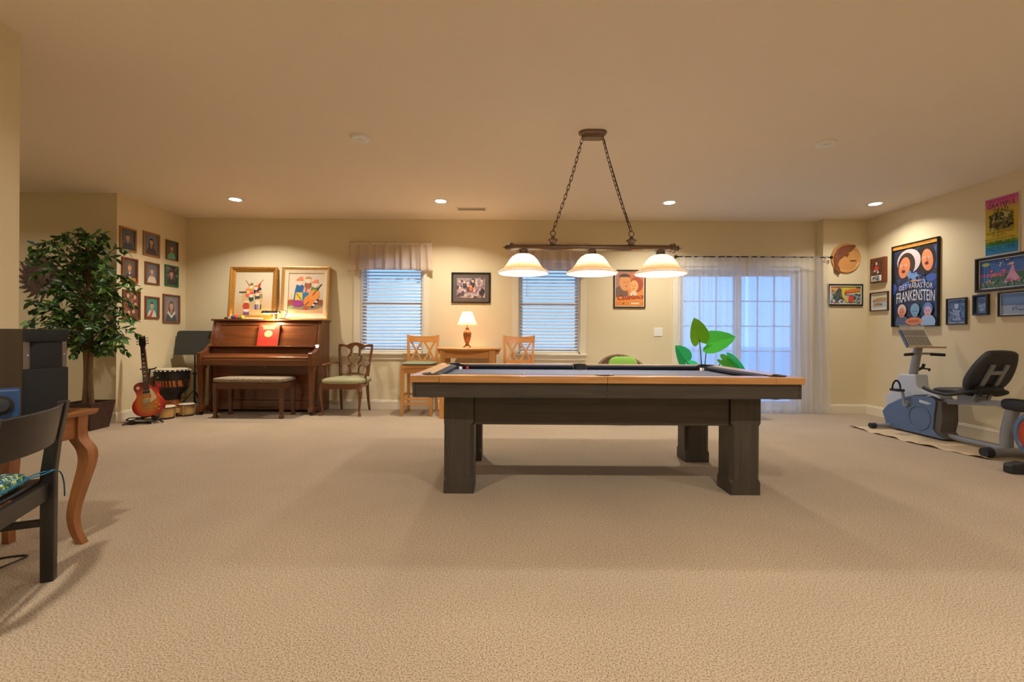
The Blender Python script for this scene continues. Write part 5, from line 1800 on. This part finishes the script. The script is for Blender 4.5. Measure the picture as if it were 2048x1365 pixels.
MB().prism([(-.02, .045), (.01, .02), (.03, .05), (.015, .085)], 'y', -.032, -.0185).build('fin', mat('carved_brown_fish', (0, 0, 0)), fpq, bevel=.003)
MB().box(.05, .13, -.022, -.0185, -.045, -.028).build('name_plate', mat('burnt_lettering', (92, 56, 30), .6), fpq)

pq = thing('sports_plaque', 'thick brown wooden plaque with a small red figure and label', 'wall plaque', (XR, 6.055, 1.80), -90)
MB().box(-.12, .12, -.045, 0, 0, .335).build('board', wood('plaque_mahogany', (96, 44, 26), (132, 66, 38), 'z', 1), pq, bevel=.006)
a = Art(.17, .30, (96, 62, 44))
a.blobs(40, .05, .3, .95, .95, .05, .12, [(84, 66, 48), (110, 76, 52), (70, 62, 44)], 2)
a.ell(.5, .58, .22, .13, (196, 62, 46), 14)
a.ell(.5, .80, .09, .07, (222, 186, 166), 12)
a.blobs(12, .35, .38, .7, .5, .04, .08, [(214, 210, 204), (70, 66, 60), (180, 60, 50)], 5)
a.rect(.0, .02, 1, .27, (226, 220, 204))
a.blobs(30, .1, .06, .9, .24, .03, .07, [(96, 110, 116), (150, 164, 168), (60, 70, 76)], 6)
a.build(pq, -.046, .015, PRINT_PAPER)


def paint_lake(a):
    a.rect(0, .45, 1, 1, (214, 206, 168))
    a.poly([(0, .45), (0, .62), (.3, .72), (.6, .78), (1, .74), (1, .45)], (176, 148, 110))
    a.rect(0, 0, 1, .47, (176, 190, 196))
    a.ell(.4, .3, .28, .10, (180, 128, 90), 18)
    a.ell(.62, .27, .10, .06, (110, 122, 84), 12)
    a.rect(0, 0, 1, .10, (206, 210, 206))


picture('landscape_picture', 'small lake landscape picture in a thin dark red frame', 'picture', (XR, 6.06, 1.42), -90, .30, .255, .014, mat('dark_red_frame', (70, 34, 34), .4), paint_lake, mat_w=.02, bg=(200, 196, 180))


def paint_horror(a):
    # generic stand-in: heads without features on a stormy blue ground, with the film title
    for k in range(10):
        a.rect(0, k / 10, 1, (k + 1) / 10, (34 + 5 * (k % 5), 44 + 7 * (k % 6), 70 + 10 * (k % 7)))
    a.blobs(40, 0, .45, 1, .92, .04, .14, [(40, 60, 120), (60, 90, 170), (44, 46, 60), (54, 58, 74), (36, 40, 52)], 13)
    a.ell(.73, .78, .22, .19, (40, 34, 34), 22)
    a.ell(.77, .77, .12, .13, (224, 140, 96), 20, 8)
    a.ell(.36, .79, .27, .15, (214, 196, 196), 24)
    a.ell(.31, .75, .20, .15, (58, 44, 42), 20)
    a.ell(.26, .72, .13, .13, (222, 134, 88), 20, -12)
    for u, v, s in ((.24, .735, 1), (.76, .785, .9)):
        for k in (-1, 1):
            a.ell(u + k * .055 * s, v + .015, .026 * s, .013 * s, (240, 226, 214), 10)
            a.ell(u + k * .055 * s, v + .015, .011 * s, .009 * s, (40, 34, 34), 8)
        a.ell(u, v - .06 * s, .045 * s, .022 * s, (110, 40, 36), 12)
        a.line(u, v + .01, u + .012, v - .028, .018, (196, 104, 70))
    a.blobs(26, .38, .52, .72, .64, .02, .05, [(60, 90, 160), (110, 150, 200), (34, 40, 66)], 14)
    a.rect(.42, .535, .66, .55, (214, 140, 70))
    arch = lambda u, v, s, t: (u, v + .030 * math.sin(PI * min(1, max(0, (u - .05) / .9))) + (.016 if False else 0))
    a.text('DET VÅRAS FÖR', .16, .425, .90, .505, (214, 214, 214), warp=arch)
    a.text('FRANKENSTEIN', .09, .275, .94, .405, (222, 222, 222), warp=arch)
    for u, hc, sk, cl in ((.22, (214, 190, 180), (214, 136, 104), (70, 90, 130)), (.52, (120, 160, 190), (110, 160, 200), (40, 56, 90)), (.80, (90, 130, 190), (214, 160, 170), (150, 180, 214))):
        a.ell(u, .04, .16, .09, cl, 16)
        a.ell(u, .195, .10, .075, hc, 16)
        a.ell(u, .165, .072, .062, sk, 16)
        for k in (-1, 1):
            a.ell(u + k * .028, .172, .013, .006, (50, 44, 52), 8)
        a.ell(u, .132, .022, .006, (150, 70, 70), 8)
    a.ell(.5, .055, .19, .045, (226, 130, 84), 20)
    for k in range(3):
        a.rect(.38, .037 + k * .014, .62, .043 + k * .014, (120, 60, 40))
    a.rect(0, .955, 1, 1, (226, 152, 60))
    a.text('SPECIAL EDITION', .22, .967, .86, .988, (60, 40, 24))


picture('horror_poster', 'tall dark blue movie poster with white title in black frame', 'poster', (XR, 5.522, 1.198), -90, .635, 1.04, .012, m_f['black'], paint_horror, depth=.035, bg=(50, 56, 76))


def paint_gig(a):
    def lerp(p, q, t):
        return tuple(int(x + (y - x) * t) for x, y in zip(p, q))
    stops = [(0, (30, 130, 190)), (.13, (30, 140, 190)), (.19, (60, 150, 60)), (.25, (196, 170, 44)), (.78, (190, 160, 40)), (.88, (206, 90, 130)), (1, (200, 60, 130))]
    N = 40
    for k in range(N):
        t = (k + .5) / N
        for (p, c0), (q_, c1) in zip(stops, stops[1:]):
            if p <= t <= q_:
                a.rect(.03, .02 + .96 * k / N, .97, .02 + .96 * (k + 1) / N, lerp(c0, c1, (t - p) / (q_ - p)))
                break
    K = (40, 32, 30)
    a.text("NEW YEAR'S EVE", .12, .915, .88, .955, (120, 30, 80))
    a.text('GRATEFUL', .10, .815, .92, .895, K)
    a.text('DEAD', .28, .725, .70, .80, K)
    a.rect(.16, .43, .84, .71, (130, 120, 50))
    a.blobs(70, .19, .45, .81, .69, .02, .05, [(54, 50, 36), (90, 84, 50), (176, 164, 90), (120, 112, 60), (44, 42, 34)], 17)
    a.text('BLUES BROTHERS', .12, .37, .88, .405, K)
    a.text('N. R. P. S.', .30, .32, .70, .352, K)
    a.text('Breakfast Served at Dawn', .07, .268, .93, .300, K)
    a.text('WINTERLAND', .07, .175, .93, .245, K)
    a.text('DEC. 31  1978', .09, .085, .91, .15, (20, 50, 90))


gp = thing('concert_poster', 'unframed pink, yellow and blue concert poster with black lettering', 'poster', (XR, 4.55, 1.905), -90)
MB().box(-.162, .162, -.006, -.001, 0, .60).build('card', mat('poster_card', (222, 216, 206), .6), gp)
a = Art(.324, .60, (222, 214, 204))
paint_gig(a)
a.build(gp, -.0066, 0, print_mat('glossy_card', .25, .3))


def paint_garden(a):
    a.rect(0, .5, 1, 1, (40, 96, 170))
    a.rect(0, .4, 1, .52, (150, 96, 150))
    a.ell(.75, .15, .6, .35, (44, 96, 66), 24)
    a.rect(0, 0, 1, .22, (66, 104, 60))
    for u in (.07, .13, .2, .88, .95):
        a.line(u, .25, u, .8, .012, (30, 34, 44))
    a.ell(.13, .85, .08, .07, (150, 170, 90), 12)
    a.ell(.9, .85, .07, .07, (170, 130, 150), 12)
    a.poly([(.46, .12), (.58, .5), (.62, .72), (.66, .72), (.68, .5), (.78, .22)], (206, 150, 190))
    a.ell(.63, .78, .03, .045, (226, 180, 150), 10)
    a.blobs(14, .22, .4, .5, .6, .03, .05, [(214, 120, 90), (206, 90, 110), (170, 90, 130)], 4)
    a.blobs(30, .05, .03, .95, .28, .015, .04, [(206, 90, 110), (150, 150, 90), (190, 170, 120), (80, 130, 80)], 6)
    a.blobs(10, .4, .75, .7, .95, .015, .035, [(214, 200, 210), (226, 170, 110), (120, 130, 200)], 7)


def paint_mono(seed, scene=0):
    def f(a):
        a.rect(0, 0, 1, 1, (86, 112, 150))
        if scene == 1:
            a.rect(0, .48, 1, 1, (92, 124, 170))
            a.rect(0, 0, 1, .46, (150, 164, 184))
            a.rect(0, .44, 1, .48, (70, 84, 110))
            a.blobs(16, .3, .2, .75, .42, .02, .04, [(70, 90, 130), (110, 130, 160), (54, 64, 90)], seed)
        elif scene == 2:
            a.ell(.5, .45, .3, .34, (140, 160, 190), 18)
            a.ell(.5, .70, .28, .16, (66, 84, 116), 14)
            a.blobs(16, .3, .2, .7, .6, .03, .07, [(110, 130, 160), (80, 98, 130), (160, 176, 200)], seed)
        else:
            a.blobs(30, 0, 0, 1, 1, .04, .10, [(60, 84, 126), (80, 104, 146), (50, 70, 108)], seed)
            a.ell(.5, .72, .13, .12, (170, 184, 206), 14)
            a.poly([(.25, .1), (.36, .55), (.64, .55), (.78, .1)], (130, 150, 184))
            a.blobs(14, .3, .2, .7, .55, .03, .06, [(60, 76, 110), (180, 192, 212), (90, 110, 150)], seed + 1)
            a.line(.15, .5, .8, .12, .02, (190, 200, 214))
    return f


picture('garden_painting', 'bright blue and green garden painting in a black frame below the concert poster', 'painting', (XR, 4.515, 1.545), -90, .56, .356, .026, m_f['black'], paint_garden, depth=.03, mat_w=.008, bg=(60, 100, 150))
picture('athlete_photo', 'blue toned photo of a standing player in a slate frame', 'photo', (XR, 5.005, 1.21), -90, .228, .296, .016, m_f['slate'], paint_mono(3), mat_w=.006, bg=(86, 112, 150), group='blue toned photos')
picture('cap_photo', 'smallest blue toned photo of a face under a cap', 'photo', (XR, 4.74, 1.303), -90, .158, .217, .022, m_f['slate'], paint_mono(5, 2), depth=.03, bg=(86, 112, 150), group='blue toned photos')
picture('rink_photo', 'wide blue toned photo of distant figures below the garden painting', 'photo', (XR, 4.385, 1.28), -90, .38, .244, .014, m_f['slate'], paint_mono(7, 1), mat_w=.006, bg=(120, 140, 170), group='blue toned photos')

# ================================================================== FLOOR MAT AND EXERCISE BIKES
m_mat_ = mat('tan_vinyl_mat', (206, 182, 146), .6, var=.06, vscale=4)


def matf(u, v):
    x0 = 4.0 + .02 * v + .12 * max(0, (v - .55) / .45) + .012 * math.sin(v * 17)
    x = x0 + u * (4.80 - x0)
    y = 5.34 - 1.42 * v
    e = max(0, 1 - u * 9)
    return (x, y, .004 + e * (.010 + .008 * math.sin(v * 21) + .006 * math.sin(v * 47)) + .0015 * math.sin(u * 9 + v * 13))


fm_ = thing('floor_mat', 'crinkled tan floor mat under the recumbent bike', 'mat', (4.4, 4.63, 0))
o_ = MB().sheet(lambda u, v: tuple(p - q for p, q in zip(matf(u, v), (4.4, 4.63, 0))), 20, 60).build('sheet', m_mat_, fm_, smooth=60)
o_.modifiers.new('t', 'SOLIDIFY').thickness = .003

m_bb = mat('slate_blue_plastic', (84, 106, 138), .4, var=.04)
m_bw_ = mat('pale_grey_plastic', (190, 196, 204), .4)
m_gm = mat('silver_grey_metal', (142, 144, 146), .4, .35)
m_rub = mat('black_rubber', (34, 34, 36), .6)
m_vin = mat('black_vinyl', (44, 44, 48), .5, bump=.05, bscale=200)
rb = thing('recumbent_bike', 'blue and silver recumbent exercise bike along the right wall', 'exercise bike', (4.5, 4.65, 0), 90)
# local: +x forward, +y towards the room, z up
panel = [(.69, .19), (.66, .23), (.60, .285), (.48, .35), (.29, .42), (.14, .445), (.04, .43), (.015, .40), (.035, .26), (.05, .10), (.0, .055), (-.08, .025), (.14, .022), (.64, .022), (.645, .08)]
for y0, y1 in ((.085, .105), (-.105, -.085)):
    MB().prism(panel, 'y', y0, y1).build('side_panel', m_bb, rb, bevel=.008)
core = [(.66, .19), (.60, .28), (.29, .41), (.05, .42), (-.03, .40), (-.035, .20), (-.01, .09), (-.08, .03), (.62, .03)]
MB().prism(core, 'y', -.084, .084).build('core_cover', mat('dark_grey_plastic', (84, 78, 72), .5), rb)
shroud = [(.672, .25), (.675, .385), (.62, .41), (.56, .52), (.50, .645), (.29, .655), (.275, .53), (.25, .505), (.10, .485), (.02, .46), (.0, .425), (.14, .452), (.29, .427), (.48, .357), (.60, .292)]
MB().prism(shroud, 'y', -.072, .072).build('top_shroud', m_bw_, rb, bevel=.012)
ringp = [(.20 + .128 * math.cos(R(t)), .107, .20 + .128 * math.sin(R(t))) for t in range(0, 360, 12)]
MB().tube(ringp, .008, 8, closed=True).build('panel_ring', m_bb, rb, smooth=60)
MB().prism([(.12, .385), (.20, .395), (.20, .365), (.10, .355), (.06, .37)], 'y', .105, .1075).build('badge', m_bw_, rb)
MB().tube([(.40, 0, .62), (.335, 0, .95)], .036, 14, flat=1.2).build('mast', m_gm, rb, smooth=50)
MB().tube([(.375, -.03, .70), (.36, -.075, .73), (.35, -.08, .77)], .016, 8).tube([(.36, -.07, .72), (.30, -.10, .715), (.29, -.08, .70)], .010, 6).build('bottle_clip', m_rub, rb, smooth=50)
hb = MB().tube(spline([(.26, .19, .875), (.30, .10, .88), (.315, 0, .885), (.30, -.12, .885), (.26, -.22, .88)], 5), .011, 8)
hb.build('handlebar', m_gm, rb, smooth=60)
for s_ in (-1, 1):
    MB().tube([(.295, s_ * .10, .88), (.25, s_ * .215, .875)], .017, 10).build('handle_grip', m_rub, rb, smooth=50)
Mc = Matrix.Translation((.30, 0, .96)) @ Matrix.Rotation(R(30), 4, 'Y')
cs = MB().box(0, .035, -.14, .14, 0, .225).xf(Mc)
cs.build('console', m_bb, rb, bevel=.012)
MB().box(-.004, .0, -.125, .125, .02, .21).xf(Mc).build('display', mat('khaki_display', (112, 104, 84), .4), rb)
wr = MB()
for k in range(15):
    y = -.13 + k * .0186
    wr.tube([(-.014, y, .0), (-.014, y, .275)], .0034, 4)
for z in (.01, .13, .25):
    wr.tube([(-.012, -.135, z), (-.012, .135, z)], .0028, 4)
wr.xf(Mc).build('wire_book_rack', mat('white_wire', (214, 210, 200), .35), rb)
MB().box(.215, .305, -.20, .14, .948, .966).build('book_ledge', mat('pale_ledge_wood', (196, 164, 116), .5), rb, bevel=.002)
# cranks and pedals
MB().lathe([(0, -.02), (.035, -.02), (.035, .02), (0, .02)], 18, M=Matrix.Translation((.35, .115, .33)) @ Matrix.Rotation(R(90), 4, 'X')).build('crank_hub', m_gm, rb, smooth=30)
for s_, dx, dz in ((1, .02, .15), (-1, -.02, -.15)):
    y = s_ * .135
    MB().bar((.35, y, .33), (.35 + dx, s_ * .145, .33 + dz), .016, .024, (1, 0, 0)).build('crank_arm', m_gm, rb)
    pdl = MB().box(.35 + dx - .05, .35 + dx + .05, s_ * .20 - .045, s_ * .20 + .045, .33 + dz - .016, .33 + dz + .010).build('pedal', m_rub, rb, bevel=.004)
    MB().tube([(.35 + dx + .01, s_ * .20 + .046 * math.cos(R(t)), .33 + dz + .10 * math.sin(R(t))) for t in range(0, 181, 15)], .011, 6, flat=.35).build('toe_strap', m_rub, pdl, smooth=60)
# floor frame
MB().tube([(.0, .0, .05), (-.68, .0, .05)], .030, 12).build('floor_beam', m_gm, rb, smooth=50)
for x, r_, y0, y1, nm in ((.585, .026, -.33, .27, 'front_stabiliser'), (-.675, .038, -.32, .27, 'rear_stabiliser')):
    so = MB().tube([(x, y0, r_ + .012), (x, y1, r_ + .012)], r_, 14).build(nm, m_gm, rb, smooth=50)
    for ye, s_ in ((y0, -1), (y1, 1)):
        MB().tube([(x, ye, r_ + .012), (x, ye + s_ * .06, r_ + .012)], [r_ * 1.25, r_ * 1.1], 14).build('end_cap', m_rub, so, smooth=40)
MB().tube(spline([(-.56, 0, .06), (-.565, 0, .2), (-.59, 0, .33), (-.62, 0, .44)], 5), .042, 14, flat=1.15).build('rear_post', m_gm, rb, smooth=60)
MB().sup((-.66, 0, .465), (.12, .06, .055), .6, .5, 20, 10).build('post_shroud', m_rub, rb, smooth=60)
MB().bar((.05, 0, .395), (-.66, 0, .478), .06, .05).build('seat_rail', m_gm, rb, bevel=.004)
MB().sup((-.175, 0, .535), (.165, .205, .033), .6, .4, 28, 8, M=Matrix.Rotation(R(3), 4, 'Y')).build('seat', m_vin, rb, smooth=70)
MB().box(-.34, -.16, -.06, .06, .44, .505).build('seat_carriage', m_gm, rb, bevel=.006)
Mb = Matrix.Translation((-.335, 0, .565)) @ Matrix.Rotation(R(-27), 4, 'Y')
ol = [(-.13, .0), (.13, .0), (.185, .05), (.205, .13), (.19, .26), (.145, .385), (.09, .42), (-.09, .42), (-.145, .385), (-.19, .26), (-.205, .13), (-.185, .05)]
olp = spline(ol + [ol[0]], 3)[:-1]
sb_ = MB().prism(olp, 'x', -.03, .03)
sb_.xf(Mb)
sb_.build('seat_back', m_vin, rb, bevel=.018, smooth=40)
for y in (-.065, .065):
    MB().box(-.052, -.031, y - .017, y + .017, -.10, .30).xf(Mb).build('back_bar', m_gm, rb, bevel=.003)
MB().box(-.056, -.034, -.065, .065, .20, .235).xf(Mb).build('back_bar', m_gm, rb, bevel=.003)
MB().tube([(-.40, -.11, .565), (-.40, .11, .565)], .045, 14).build('recline_hub', m_rub, rb, smooth=40)
for s_ in (-1, 1):
    MB().tube(spline([(-.41, s_ * .10, .565), (-.38, s_ * .20, .545), (-.25, s_ * .235, .505), (-.10, s_ * .24, .515), (.01, s_ * .235, .545)], 5), .017, 10).build('side_handle', m_rub, rb, smooth=60)

ub = thing('upright_bike', 'exercise bike with grey housing and red disc behind the recumbent bike', 'exercise bike', (4.30, 3.50, 0), 90)
for s_ in (-1, 1):
    My = Matrix.Translation((0, s_ * .075, .29)) @ Matrix.Rotation(R(-90 * s_), 4, 'X')
    hs_ = MB().lathe([(.10, 0), (.215, 0), (.215, .07), (.205, .095), (.178, .10), (.172, .088), (.10, .088)], 40, M=My).build('housing', m_bb, ub, smooth=35)
    MB().lathe([(0, .06), (.174, .06), (.174, .089), (.12, .094), (0, .094)], 40, M=My).build('red_disc', mat('red_orange_disc', (172, 62, 34), .35), hs_, smooth=30)
    MB().lathe([(0, .09), (.03, .09), (.03, .13), (0, .13)], 16, M=My).build('crank_hub', m_gm, hs_, smooth=30)
MB().box(-.12, .12, -.075, .075, .10, .46).build('inner_body', m_bw_, ub, bevel=.02)
for x, nm in ((.03, 'front_stabiliser'), (-.62, 'rear_stabiliser')):
    so = MB().tube([(x, -.28, .045), (x, .28, .045)], .028, 12).build(nm, m_rub, ub, smooth=50)
    for s_ in (-1, 1):
        MB().loft([[(x - a_, s_ * y, z0), (x + a_, s_ * y, z0), (x + a_, s_ * y, z1), (x - a_, s_ * y, z1)] for y, a_, z0, z1 in ((.26, .04, .008, .085), (.30, .045, .0, .09), (.40, .035, .004, .075), (.415, .025, .012, .06))]).build('end_cap', m_rub, so, bevel=.006)
MB().bar((.03, 0, .05), (-.62, 0, .05), .06, .06).build('floor_beam', m_gm, ub)
MB().tube([(.06, 0, .44), (.12, 0, 1.02)], .035, 12).build('mast', m_gm, ub, smooth=50)
MB().tube([(.10, -.13, 1.03), (.12, 0, 1.05), (.10, .13, 1.03)], .015, 8).build('handlebar', m_rub, ub)
MB().tube([(-.20, 0, .08), (-.32, 0, .78)], .032, 12).build('seat_post', m_gm, ub, smooth=50)
MB().sup((-.33, 0, .82), (.14, .11, .04), .7, .7, 20, 8).build('saddle', m_vin, ub, smooth=60)
